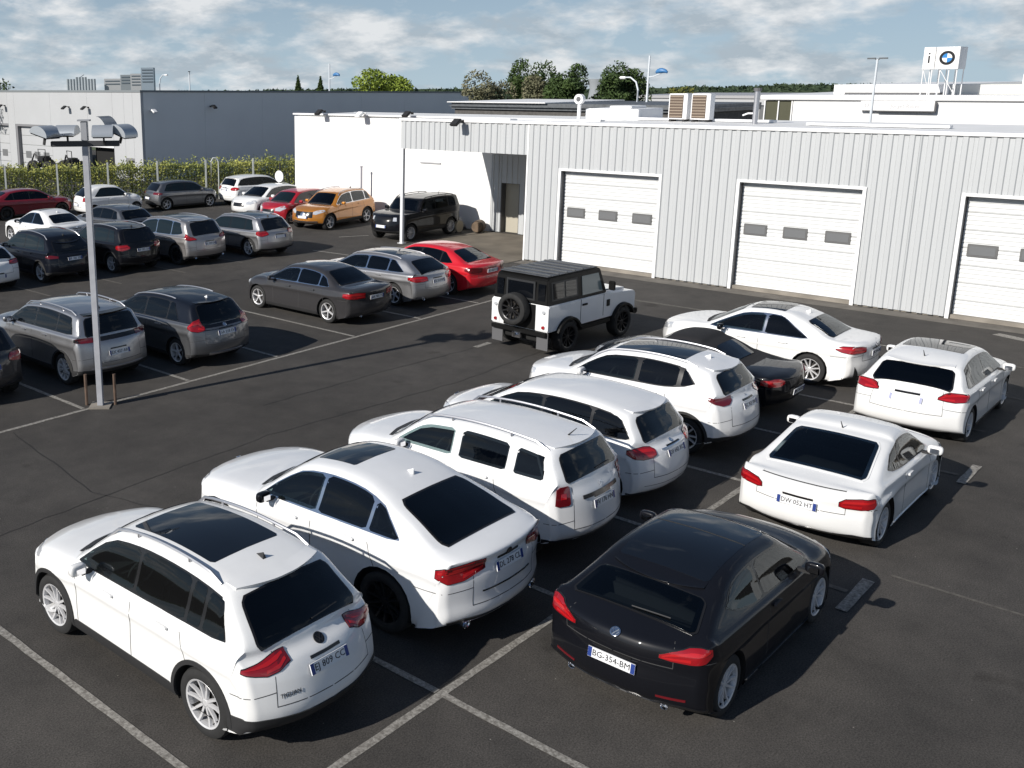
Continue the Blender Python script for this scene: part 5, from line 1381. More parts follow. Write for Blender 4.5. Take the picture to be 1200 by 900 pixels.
# ---------------------------------------------------------------- hedge and fence
def leafmat(name, c1, c2):
    return mat(name, c1, rough=.65, noise_scale=.9, col2=c2, spec=.25)
def leaf_cloud(pts, size, jit=.4, seed=1):
    """small folded leaf faces at the points, random facing"""
    r = random.Random(seed); vs = []; fs = []
    for p in pts:
        s = size * r.uniform(.6, 1.3)
        a = Vector((r.gauss(0, 1), r.gauss(0, 1), r.gauss(0, 1) + .3)).normalized()
        b_ = a.cross(Vector((r.gauss(0, 1), r.gauss(0, 1), r.gauss(0, 1)))).normalized(); c_ = a.cross(b_)
        i = len(vs)
        vs += [p - b_ * s, p - c_ * s * .45 + a * s * .12, p + b_ * s, p + c_ * s * .45 + a * s * .12]
        fs += [(i, i + 1, i + 2), (i, i + 2, i + 3)]
    return vs, fs
FA, FB = Vector((9.0, 46.5)), Vector((31.2, 33.4))
fd = (FB - FA); fl = fd.length; fu = fd / fl; fn = Vector((-fu.y, fu.x))
hp = []; hr = random.Random(3)
for i in range(42000):
    t = hr.random() * fl; w = hr.uniform(-.55, .55) + .75
    top = 1.75 + .22 * noise.noise(Vector((t * .9, 0, 0))) + .18 * noise.noise(Vector((t * 4, 3, 0)))
    z = top * (1 - hr.random() ** 1.7 * .95) + (hr.random() ** 8) * .45
    p = FA + fu * t + fn * w
    hp.append(Vector((p.x, p.y, z - .0)))
vs, fs = leaf_cloud(hp, .068, seed=4)
hd = thing('hedge', 'long clipped yellow green hedge behind the car park fence', 'hedge', (0, 0, 0))
fo_ = meshobj('foliage', vs, fs, [leafmat('hedge_leaf', (.46, .46, .13), (.17, .21, .06))], hd); tag(fo_, kind='stuff')
bm = bmesh.new()
for k in range(60):
    p = FA + fu * (k + .5) * fl / 60 + fn * .75; q = Vector((p.x, p.y, 0)); tube(bm, [q, q + Vector((hr.uniform(-.1, .1), hr.uniform(-.1, .1), 1.2))], [.03, .012], 5)
for o_ in (bmobj('stems', bm, mat('bark', (.07, .05, .035), rough=.9), hd),): tag(o_, kind='stuff')
fe = thing('mesh_fence', 'green wire mesh fence with pale posts running along the hedge', 'fence', (FA.x, FA.y, 0), math.atan2(fu.y, fu.x))
POSTM = mat('fence_post', (.50, .52, .50), rough=.5)
WIRE = mat('fence_wire', (.06, .09, .07), rough=.5)
nb = int(fl / 2.55)
pm = bmesh.new(); box(pm, -.045, .045, -.045, .045, 0, 2.05, .006); pme = bpy.data.meshes.new('fence_post'); pm.to_mesh(pme); pm.free(); pme.materials.append(POSTM)
wm = bmesh.new()
for k in range(13):
    x = .08 + k * 2.4 / 12; box(wm, x - .006, x + .006, -.006, .006, .08, 1.8)
for z in (.12, .6, 1.1, 1.6, 1.78): box(wm, .04, 2.51, .007, .017, z - .006, z + .006)
wme = bpy.data.meshes.new('mesh_panel'); wm.to_mesh(wme); wm.free(); wme.materials.append(WIRE)
for k in range(nb + 1):
    o = link('fence_post', pme, None, fe); o.location = (k * 2.55, 0, 0)
    if k < nb: o = link('mesh_panel', wme, None, fe); o.location = (k * 2.55, 0, 0)
T = thing('gate_arch', 'pale bent tube gate frame in the fence left of the white estate car', 'gate', (27.0, 35.6, 0), math.atan2(fu.y, fu.x))
bm = bmesh.new(); tube(bm, [(-.4, 0, 0), (-.4, 0, 1.95), (-.28, 0, 2.15), (-.1, 0, 2.15), (0, 0, 1.95), (0, 0, 0)], .035, 8); bmobj('frame', bm, POSTM, T, smooth=50)

# ---------------------------------------------------------------- trees
def tree(name, loc, h, rx, rz, cols, label, group=None, n=2600, leaf=.16, seed=1, trunk=.3, kind='round', ry=None):
    r = random.Random(seed); T = thing(name, label, 'tree', loc, 0, group)
    zc = h - rz
    blobs = []
    nb_ = 9 if kind != 'cone' else 1
    for k in range(nb_):
        a = r.uniform(0, 6.28); d = r.random() ** .5 * .62
        blobs.append((Vector((rx * d * math.cos(a), (ry or rx) * d * math.sin(a), zc + rz * r.uniform(-.55, .62))), r.uniform(.38, .58)))
    pts = []
    while len(pts) < n:
        if kind == 'cone':
            t = r.random() ** .7; rad = rx * t * (.6 + .4 * r.random()); a = r.uniform(0, 6.28)
            pts.append(Vector((rad * math.cos(a), rad * math.sin(a), h - t * rz * 2 + r.uniform(-.1, .1)))); continue
        c_, s_b = r.choice(blobs)
        v = Vector((r.gauss(0, 1), r.gauss(0, 1), r.gauss(0, 1))).normalized() * (r.uniform(.72, 1.08) if r.random() < .8 else r.random())
        p = c_ + Vector((v.x * rx * s_b, v.y * (ry or rx) * s_b, v.z * rz * s_b))
        if noise.noise(p * (1.6 / max(rx, .5))) > -.22: pts.append(p)
    vs, fs = leaf_cloud(pts, leaf, seed=seed)
    cr_ = meshobj('crown', vs, fs, cols, T)
    bm = bmesh.new()
    tube(bm, [(0, 0, -1), (r.uniform(-.1, .1), r.uniform(-.1, .1), zc * .6), (0, 0, zc)], [trunk * .5, trunk * .36, trunk * .2], 8)
    for c_, s_b in blobs[:7]:
        tube(bm, [(0, 0, zc * .55), Vector((0, 0, zc * .7)).lerp(c_, .5), c_], [trunk * .22, trunk * .13, trunk * .05], 5)
    bmobj('trunk', bm, mat('bark', (.07, .05, .035), rough=.9), T)
    return T
DG = leafmat('leaf_dark', (.07, .11, .03), (.028, .05, .018)); MG = leafmat('leaf_mid', (.11, .15, .04), (.045, .07, .02))
YG = leafmat('leaf_bright', (.27, .34, .05), (.12, .17, .03)); OG = leafmat('leaf_olive', (.22, .21, .13), (.09, .095, .05)); YB = leafmat('leaf_autumn', (.15, .15, .03), (.06, .08, .02))
GT = 'trees behind the workshop'
tree('tree', (50.2, 34.9, 0), 6.55, 2.1, 2.3, OG, 'grey green loose tree with bare twigs, leftmost behind the dark flat roof', GT, 8000, .11, 11)
tree('tree', (53.3, 32.6, 0), 6.7, 1.9, 2.4, OG, 'grey olive tree in front of the dark pine in the middle group', GT, 8000, .11, 12)
tree('pine_tree', (54.6, 34.6, 0), 7.55, 1.6, 2.5, DG, 'dark pine sticking up behind the olive trees', GT, 7000, .12, 13)
tree('tree', (52.7, 30.4, 0), 6.75, 1.75, 2.2, DG, 'dense dark round tree left of the white vent pipe', GT, 8500, .12, 14)
tree('tree', (52.9, 27.2, 0), 7.0, 1.9, 2.3, DG, 'dense dark tree behind the curved street lamp', GT, 8500, .12, 15)
tree('tree', (55.5, 29.0, 0), 5.2, 1.3, 1.4, YB, 'low yellowish bush between the two dark round trees', GT, 2600, .12, 16)
tree('tree', (60.7, 53.5, 0), 6.9, 3.2, 1.9, YG, 'bright yellow green spreading tree above the warehouse roof', GT, 4600, .17, 17)
tree('conifer', (97.6, 101.6, 0), 6.6, .85, 1.6, DG, 'small dark conifer on the skyline, left of two', 'conifers on the skyline', 900, .2, 18, kind='cone')
tree('conifer', (99.9, 99.3, 0), 6.5, .85, 1.6, DG, 'small dark conifer on the skyline, right of two', 'conifers on the skyline', 900, .2, 19, kind='cone')
tree('tree', (30.0, 66.5, -1), 7.6, 2.2, 2.0, DG, 'dark tree top over the left end of the warehouse roof', GT, 2600, .14, 20)
for i, (x, y, h, m_, lab) in enumerate(((73.5, 33.0, 4.9, YB, 'yellowish bushy tree behind the left air conditioner'), (76.0, 29.5, 4.7, YG, 'bright green bushy tree right of the air conditioners'), (78.5, 26.5, 4.4, MG, 'mid green bushy tree left of the grey flue pipe'), (72.0, 37.5, 4.4, MG, 'low green tree behind the white roof cabinet'))):
    tree('tree', (x, y, 0), h, 2.5, 1.7, m_, lab, GT, 3000, .16, 30 + i)

# forest ridge on the horizon: a wooded hill with a bumpy top
hr2 = random.Random(5)
vs = []; fs = []
NAZ = 300
cx0, cy0 = -7.3, -5.5
for i in range(NAZ + 1):
    a = R_(-25 + 130 * i / NAZ)
    topz_ = -1.2 + 2.2 * noise.noise(Vector((i * .035, 0, 0))) + .9 * noise.noise(Vector((i * .31, 4, 0))) + .5 * hr2.random() - 3.2 * max(0, (60 - i) / 60)
    for d, z in ((600, -16), (640, topz_ * .55 - 5), (680, topz_), (760, topz_ - .5), (900, -20)):
        vs.append((cx0 + d * math.cos(a), cy0 + d * math.sin(a), z + hr2.uniform(-.3, .3)))
    if i:
        for k in range(4): fs.append((5 * i - 5 + k, 5 * i + k, 5 * i + k + 1, 5 * i - 4 + k))
o = meshobj('forest_ridge', vs, fs, mat('far_forest', (.035, .055, .035), rough=1.0, noise_scale=.05, col2=(.07, .095, .055), spec=.0)); tag(o, kind='structure')
fp = []
for i in range(16000):
    a = R_(hr2.uniform(-20, 95)); d = hr2.uniform(650, 700); j = (math.degrees(a) + 25) / 130 * NAZ
    tz = -1.2 + 2.2 * noise.noise(Vector((j * .035, 0, 0))) + .9 * noise.noise(Vector((j * .31, 4, 0))) - 3.2 * max(0, (60 - j) / 60)
    fp.append(Vector((cx0 + d * math.cos(a), cy0 + d * math.sin(a), tz + hr2.uniform(-3.5, .8))))
vs, fs = leaf_cloud(fp, 1.5, seed=8)
o = meshobj('far_wood', vs, fs, mat('far_forest')if False else MATS['far_forest']); tag(o, 'dark band of distant woodland along the horizon', 'woodland', kind='stuff')

# ---------------------------------------------------------------- buildings behind
T = thing('flat_roof_building', 'low dark building with a curved white roof edge in front of the trees', 'building', (41.0, 25.5, 0), R_(-4))
bm = bmesh.new(); box(bm, 0, 7, -9, 5.6, 0, 4.35); bmobj('wall', bm, mat('dark_brick', (.10, .095, .09), rough=.8, noise_amt=.3), T)
bm = bmesh.new(); box(bm, -.3, 7.3, -9.3, 5.9, 4.36, 4.72, .15); bmobj('roof_edge', bm, mat('zinc', (.16, .17, .18), rough=.5, metal=.5, noise_amt=.3), T)
bm = bmesh.new(); box(bm, -.35, 7.35, -1, 5.95, 4.725, 4.78, .02); bmobj('roof_trim', bm, COPE, T)
for y in np.arange(-8.6, 5.6, 1.4):
    bm = bmesh.new(); box(bm, -.02, 0, y, y + 1.1, 2.6, 4.0); bmobj('window', bm, PANE, T)
T = thing('low_white_building', 'low white building with a dark band behind the air conditioners', 'building', (64, 26.0, 0))
bm = bmesh.new(); box(bm, 0, 12, -9, 6, 0, 4.55); bmobj('wall', bm, WH_W, T); bm = bmesh.new(); box(bm, -.1, 12.1, -9.1, 6.1, 4.551, 4.75); bmobj('roof_edge', bm, mat('coping_grey2', (.35, .35, .36)), T)
for y in np.arange(-8, 5, 2.6):
    bm = bmesh.new(); box(bm, -.03, 0, y, y + 1.8, 2.9, 4.1); bmobj('window', bm, PANE, T)

DLW = mat('dealer_white', (.78, .78, .78), rough=.5, noise_amt=.03)
T = thing('dealership', 'long white car showroom with an upper block, glazed corner and lettered sign panel', 'building', (60, 0, 0))
bm = bmesh.new(); box(bm, .3, 25, -25, 18.9, 0, 4.55); bmobj('wall', bm, DLW, T)
bm = bmesh.new(); box(bm, .12, 25.2, -25, 20.9, 4.56, 4.86, .03); bmobj('canopy', bm, DLW, T)
bm = bmesh.new(); box(bm, 3.0, 24, 11.15, 17.48, 4.87, 5.46); bmobj('upper_block', bm, DLW, T)
bm = bmesh.new(); box(bm, 3.4, 24, -20, 11.14, 4.87, 5.44); bmobj('upper_block', bm, mat('dealer_cream', (.60, .60, .57), rough=.6), T)
bm = bmesh.new(); box(bm, 2.9, 3.0, 11.4, 16.8, 4.88, 4.98); bmobj('dark_strip', bm, DKREV, T)  # dark strip along the foot of the upper block
bm = bmesh.new(); box(bm, .35, 5, 18.95, 20.6, .2, 4.54); bmobj('glazed_corner', bm, mat('tinted_olive_glass', (.10, .10, .07), rough=.1, spec=.6), T)
for y in (18.93, 19.75, 20.6):
    bm = bmesh.new(); box(bm, .25, .35, y, y + .07, 0, 4.5); bmobj('mullion', bm, COPE, T)
bm = bmesh.new(); box(bm, -.05, .22, 11.0, 14.9, 3.98, 4.54, .01); pn = bmobj('sign_panel', bm, DLW, T)
bm = bmesh.new(); box(bm, -.06, .20, 10.95, 14.0, 3.93, 3.98); box(bm, -.06, .20, 10.93, 10.99, 3.981, 4.5); bmobj('panel_edge', bm, DKREV, T)
SGT = mat('sign_text_grey', (.38, .38, .40), rough=.6)
def wall_text(txt, size, loc, m_, parent, sx=1, flip=0):
    o = link('lettering', text_mesh(txt, size), m_, parent)
    o['kind'] = 'stuff'; o.matrix_local = Matrix.Translation(loc) @ Matrix(((0, 0, -1), (-1, 0, 0), (0, 1, 0))).to_4x4() @ Matrix.Diagonal((sx, 1, 1, 1))
    return o
wall_text('U', .34, (-.052, 14.55, 4.27), SGT, T); wall_text('Jorget Rallye', .30, (-.052, 12.5, 4.24), SGT, T)
wall_text('~', .3, (-.052, 13.9, 4.3), SGT, T)

# square sign box on legs
T = thing('brand_sign', 'white cube sign with round black, white and blue emblem on legs above the showroom', 'sign', (60.4, 10.75, 4.9))
bm = bmesh.new(); box(bm, 0, 1.6, -.55, .62, 1.42, 2.66, .01); bx_ = bmobj('sign_box', bm, COPE, T)
bm = bmesh.new(); box(bm, .02, 1.58, .66, 1.25, 1.42, 2.66, .01); bmobj('side_box', bm, COPE, T)
def disc(name, r0, r1, x, m_, a0=0, a1=2 * math.pi, n=40, yc=0.05, zc=2.05, parent=None):
    bm = bmesh.new(); prev = None
    for k in range(n + 1):
        a = a0 + (a1 - a0) * k / n
        p = (bm.verts.new((x, yc - r0 * math.cos(a), zc + r0 * math.sin(a))), bm.verts.new((x, yc - r1 * math.cos(a), zc + r1 * math.sin(a))), bm.verts.new((x + .01, yc - r1 * math.cos(a), zc + r1 * math.sin(a))))
        if prev:
            bm.faces.new((prev[0], prev[1], p[1], p[0])) if r0 > .001 else bm.faces.new((prev[0], prev[1], p[1]))
            bm.faces.new((prev[1], prev[2], p[2], p[1]))
        prev = p
    return bmobj(name, bm, m_, parent)
BLK = mat('sign_black', (.01, .01, .012), rough=.3); BLU = mat('sign_blue', (.03, .22, .55), rough=.3); WHT = mat('sign_white', (.85, .85, .85), rough=.3)
em = disc('emblem_ring', .25, .39, -.012, BLK, parent=T)
for k, m_ in enumerate((WHT, BLU, WHT, BLU)):
    disc('emblem_quarter', .0005, .25, -.010, m_, a0=k * math.pi / 2, a1=(k + 1) * math.pi / 2, n=10, parent=T)
wall_text('i', .9, (.008, .96, 2.05), BLK, T)
for x in (.1, 1.5):
    for y in (-.5, -.1, .35, .75, 1.2):
        bm = bmesh.new(); tube(bm, [(x, y, -.04), (x, y, 1.42)], .03, 6); bmobj('leg', bm, COPE, T)
bm = bmesh.new(); tube(bm, [(.1, -.5, 0), (.1, .35, 1.4)], .02, 5); tube(bm, [(.1, .75, 0), (.1, 1.2, 1.4)], .02, 5); bmobj('brace', bm, COPE, T)
T = thing('roof_unit', 'grey white rooftop fan unit at the right end of the showroom roof', 'roof unit', (63.6, 7.1, 5.44))
bm = bmesh.new(); box(bm, 0, 1.2, -1.0, .55, 0, .62, .04); bmobj('casing', bm, COPE, T)
for y in (-.5, .1):
    bm = bmesh.new(); box(bm, -.02, 0, y - .2, y + .2, .1, .55, .005); bmobj('louvre', bm, DKREV, T)

# skyline at the left
T = thing('grain_silos', 'grey ribbed block with a low gabled top on the left skyline', 'building', (100.4, 163.0, 0))
for k in range(10):
    bm = bmesh.new(); y = 1.6 - k * .36; x = -.2 * 0; tube(bm, [(k * .42 - 2.1, y, 0), (k * .42 - 2.1, y, 6.7 + (.35 if 2 < k < 7 else 0))], .25, 8); bmobj('silo', bm, mat('silo_grey', (.30, .34, .37), rough=.6), T)
bm = bmesh.new(); tube(bm, [(-.4, .3, 6.9), (.3, -.3, 7.5)], .1, 5); bmobj('chute', bm, mat('silo_grey', (.3, .34, .37)), T)
T = thing('apartment_tower', 'stepped white and grey tower block on the left skyline', 'building', (107.5, 158.3, 0), R_(-40))
for x0, x1, h_, m_, nf in ((-4.4, -1.3, 6.7, WH_W, 2), (-1.3, .6, 7.4, mat('tower_grey', (.25, .28, .30)), 3), (.6, 2.6, 7.6, WH_W, 4), (2.62, 5.0, 8.7, mat('tower_blue', (.28, .34, .40)), 5)):
    bm = bmesh.new(); box(bm, x0, x1, 0, 5, 0, h_); bmobj('block', bm, m_, T)
    for k in range(nf):
        bm = bmesh.new(); z = h_ - .55 - k * .55; box(bm, x0 + .2, x1 - .2, -.06, 0, z, z + .2); bmobj('window_band', bm, mat('tower_window', (.12, .15, .18), rough=.2), T)
T = thing('cooling_tower', 'small grey concrete water tower between the two dark trees', 'tower', (341, 190.8, 0))
bm = bmesh.new(); lathe(bm, [(-14, 3.4), (-2, 3.2), (1.8, 2.6), (4.2, 3.1), (5.4, 3.3), (5.4, .001)], 20, axis='Z'); bmobj('shaft', bm, mat('tower_conc', (.26, .28, .30), rough=.8), T, smooth=40)

def street_lamp(loc, h, label, kind, rz=0):
    T = thing('street_lamp', label, 'street lamp', loc, rz, 'street lamps behind the buildings')
    M1 = mat('lamp_pole_white', (.62, .66, .70), rough=.4)
    bm = bmesh.new()
    if kind == 'curved':
        tube(bm, [(0, 0, 0), (0, 0, h - .7), (0, .15, h - .25), (0, .5, h), (0, .8, h)], [.06, .05, .045, .04, .035], 8); bmobj('pole', bm, M1, T, smooth=50)
        bm = bmesh.new(); box(bm, -.1, .1, .75, 1.15, h - .08, h + .06, .05); bmobj('lamp_head', bm, COPE, T)
    else:
        tube(bm, [(0, 0, 0), (0, 0, h)], [.09, .05], 8); bmobj('pole', bm, M1, T, smooth=50)
        if kind == 'arm':
            bm = bmesh.new(); tube(bm, [(0, 0, h - 1.15), (0, -.35, h - 1.1), (0, -.7, h - .95)], .03, 6); bmobj('arm', bm, M1, T)
            bm = bmesh.new(); r_ = []
            for k in range(9):
                a = math.pi * k / 8; r_.append((0, -.75 - .32 * math.cos(a) * -1, h - .95 + .14 * math.sin(a)))
            tube(bm, r_, [.03, .08, .12, .14, .14, .12, .1, .07, .03], 8); bmobj('lamp_head', bm, mat('lamp_blue', (.05, .18, .40), rough=.4), T, smooth=60)
        if kind == 'twin':
            for sg in (1, -1):
                bm = bmesh.new(); tube(bm, [(0, 0, h - .25), (0, sg * .35, h)], .025, 6); bmobj('arm', bm, M1, T)
                bm = bmesh.new(); box(bm, -.1, .1, sg * .3, sg * .72, h, h + .07, .02); bmobj('lamp_head', bm, mat('lamp_dark', (.08, .09, .1)), T)
        if kind == 'bar':
            bm = bmesh.new(); box(bm, -.05, .05, -.45, -.08, h, h + .07); box(bm, -.05, .05, .08, .45, h, h + .07); box(bm, -.03, .03, -.1, .1, h - .03, h + .02); bmobj('lamp_head', bm, mat('lamp_dark', (.08, .09, .1)), T)
    return T
street_lamp((50.4, 49.95, 0), 7.3, 'white street lamp with a blue arm head above the warehouse roof', 'arm', R_(45) * 0)
street_lamp((46.2, 21.6, 0), 7.2, 'tall white street lamp with a blue head behind the workshop', 'arm')
street_lamp((45.9, 22.0, 0), 6.05, 'white street lamp with a curved swan neck in front of the dark tree', 'curved')
street_lamp((48.3, 10.85, 0), 6.8, 'slim lamp pole with two flat dark heads before the showroom', 'bar')
street_lamp((51.7, 68.95, 0), 6.9, 'thin lamp pole with two angled heads on the left skyline', 'twin', R_(-40))
street_lamp((44.0, 63.2, 0), 6.6, 'white swan neck lamp over the warehouse front corner', 'curved', R_(180))
# ---------------------------------------------------------------- the cars
GA = 'white cars parked in the front row'
up = R_(90)
car((-1.27, .29 + 2.21, 0), up, 'white family SUV with panoramic glass roof and silver roof rails, nearest car at lower left', GA, SP['family_suv'])
car((1.40, .14 + 2.37, 0), up, 'white coupe SUV with a sloping rear window and black wheels, second in the front row', GA, SP['coupe_suv'])
car((3.90, .37 + 2.10, 0), up, 'white rugged SUV with square smoked tail lights and thick roof rails', GA, SP['rugged_suv'])
car((6.25, .50 + 2.05, 0), up, 'white tall hatchback with a plain roof beside the rugged SUV', GA, SP['tall_hatch'])
car((8.95, .52 + 2.06, 0), up, 'white crossover with dark glass roof and maroon tail lights next to the black roadster', GA, SP['crossover'])
car((11.66, .76 + 2.03, 0), up, 'black roadster with its canvas top closed between two white cars', 'parked cars', SP['roadster'])
car((14.40, .28 + 2.18, 0), up, 'white four door coupe with a striped glass roof, last in the front row', GA, SP['four_door_coupe'])
car((.93 + 2.0, -1.34, 0), 0, 'glossy black three door coupe with a French plate, nearest car on the right', 'parked cars', SP['three_door_coupe'])
car((5.98 + 1.965, -1.24, 0), 0, 'white sports coupe with a wide dark rear window ahead of the black coupe', 'parked cars', SP['sport_coupe'])
car((11.30 + 2.0, -1.06, 0), 0, 'white hatchback with a glass roof and no number plate, farthest right', 'parked cars', SP['hatchback'])

GB = 'cars parked in the second row'
car((3.98, 11.35 + 2.17, 0), up, 'long silver SUV with roof rails right behind the lamp mast', GB, SP['long_suv'])
car((6.45, 10.83 + 2.1, 0), up, 'grey electric hatchback with a dark blue roof left of the empty bay', GB, SP['electric_hatch'])
car((11.58, 11.0 + 2.21, 0), up, 'dark grey saloon with bright alloy wheels', GB, variant('saloon'))
car((14.26, 11.08 + 2.18, 0), up, 'silver low estate with a dark glass roof between the grey saloon and the red car', GB, SP['estate_coupe'])
car((16.50, 10.9 + 2.19, 0), up, 'bright red liftback with dark tail lights', GB, SP['liftback'])
car((1.38, 13.9, 0), up, 'dark grey hatchback cut off by the left edge of the picture, nearest the lamp mast', GB, variant('small_suv', paint=P_GREY, rplate=(.78, 'FB 460 GJ')))

GC = 'cars parked in the third row'
car((9.3, 23.45, 0), up, 'blue black SUV with a rounded tail at the left of the lamp mast', GC, variant('small_suv', paint=P_NAVY, tail=[([(.60, .84, .90), (.95, .84, .94), (1.1, .88, .92)], DREDLAMP)], L=4.28, pts=profile(4.28, 1.60, 1.05, .22, .70, 1.47, 2.72, 1.49, 3.42, 1.06, zn=.78, zb=.26, zhf=.96)))
car((11.75, 23.2, 0), up, 'black compact SUV with a large red tail light just right of the lamp mast', GC, SP['small_suv'])
car((14.15, 22.9, 0), up, 'sand silver people carrier with a black rear screen', GC, SP['people_carrier'])
car((16.85, 22.2, 0), up, 'silver compact SUV with black roof at the right end of the third row', GC, variant('small_suv', paint=P_SILVER, top=P_SILVER, L=4.42, wb=2.70, fo=.86, H=1.52, belt=(1.0, .92), sunroof=(.9, 2.7, .52), pts=profile(4.42, 1.50, 1.02, .18, .55, 1.41, 2.78, 1.41, 3.5, 1.0, zn=.74, zb=.24, zhf=.92), win=(.68, 1.15, 2.0, 3.45), rearwin=(.2, 1.03, .5, 1.38, .6, .52), ws=(2.8, 1.39, 3.42, 1.03, .52, .64), gaps=((2.0, .35, .95, 0), (2.95, .35, .94, .04)), rplate=(.76, ''), rapron=(.24, .36, 1.2, PLASTIC)))
car((6.85, 23.8, 0), up, 'white hatchback at the left picture edge in the third row', GC, variant('hatchback', rplate=(.5, ''), paint=P_WHITE))
GD = 'cars parked in the fourth row'
car((12.75, 29.0, 0), up, 'white saloon whose roof shows over the blue black SUV', GD, variant('four_door_coupe', sunroof=(1.9, 2.8, .46), H=1.40, rim=(5, False, False)))
car((15.35, 28.3, 0), up, 'dark grey hatchback half hidden behind the black SUV', GD, variant('hatchback', paint=P_MIDGREY))

GE = 'cars parked along the fence and the white wall'
ra_ = R_(-10)
car((16.4, 36.9, 0), ra_, 'dark red coupe with a long sloping roof at the far left by the fence', GE, variant('liftback', paint=P_DRED, rim=(5, False, True), rplate=None, H=1.40))
car((19.5, 34.75, 0), R_(-8), 'small white rounded city car seen from its side by the fence', GE, SP['city_car'])
car((23.45, 34.25, 0), ra_, 'mid grey supermini seen from its side in front of the hedge', GE, SP['supermini'])
car((27.2, 32.8, 0), R_(-8), 'white tall hatchback with its tail to the camera at the end of the fence', GE, variant('tall_hatch', paint=P_WHITE))
ba = R_(183)
car((24.6, 29.2, 0), ba, 'white hatchback facing out beside the crimson one', GE, variant('hatchback', sunroof=(3.3, 3.35, .01)))
car((24.0, 26.7, 0), ba, 'crimson hatchback facing out between the white and the amber car', GE, variant('supermini', paint=P_CRIM, H=1.5))
car((23.9, 24.3, 0), R_(188), 'amber gold SUV with a large grille facing out', GE, variant('family_suv', paint=P_GOLD, sunroof=(2.3, 2.32, .01), arch=.02, scale=(1.0, .95, .92), L=4.57, wb=2.74, rim=(5, False, False), fplate=(.62, ''), handlemat=P_GOLD, script=(), brand='', rplate=(.8, ''), frame=CHROME,
    frontbits=(('grille', [(-.48, .60, .86), (.48, .60, .86)], GLOSSBLK, .006), ('grille_badge', [(-.12, .66, .80), (.12, .66, .80)], CHROME, .02), ('chrome_strip', [(-.85, .40, .46), (.85, .40, .46)], CHROME, .014)), win=(.62, .98, 1.95, 3.5)))
car((23.85, 19.75, 0), R_(181), 'black boxy SUV facing out behind the porch column', GE, variant('rugged_suv', paint=P_BLACK, frame=P_BLACK, square=1, scale=(1.0, .96, .96), taper=.05, rf=.80, H=1.68, fo=.80, wb=2.57, L=4.23, rails=(.5, 2.5, .05, PLASTIC), tail=[([(.6, .85, 1.05), (.8, .85, 1.05)], REDLAMP)], tailtrim=[],
    pts=profile(4.23, 1.66, 1.10, .12, .24, 1.60, 2.62, 1.58, 3.05, 1.14, zn=.90, zb=.32, zhf=1.06), rearwin=(.14, 1.12, .23, 1.55, .6, .56), ws=(2.64, 1.56, 3.0, 1.17, .6, .68), win=(.35, 1.0, 1.85, 3.0), pillar=.08, mirror=P_BLACK,
    head=[([(.52, .84, .98), (.74, .84, .98)],)], frontbits=(('grille', [(-.45, .84, .98), (.45, .84, .98)], GLOSSBLK, .008),), fplate=(.62, ''), rplate=None, script=(), rim=(5, True, False), xm=2.7))

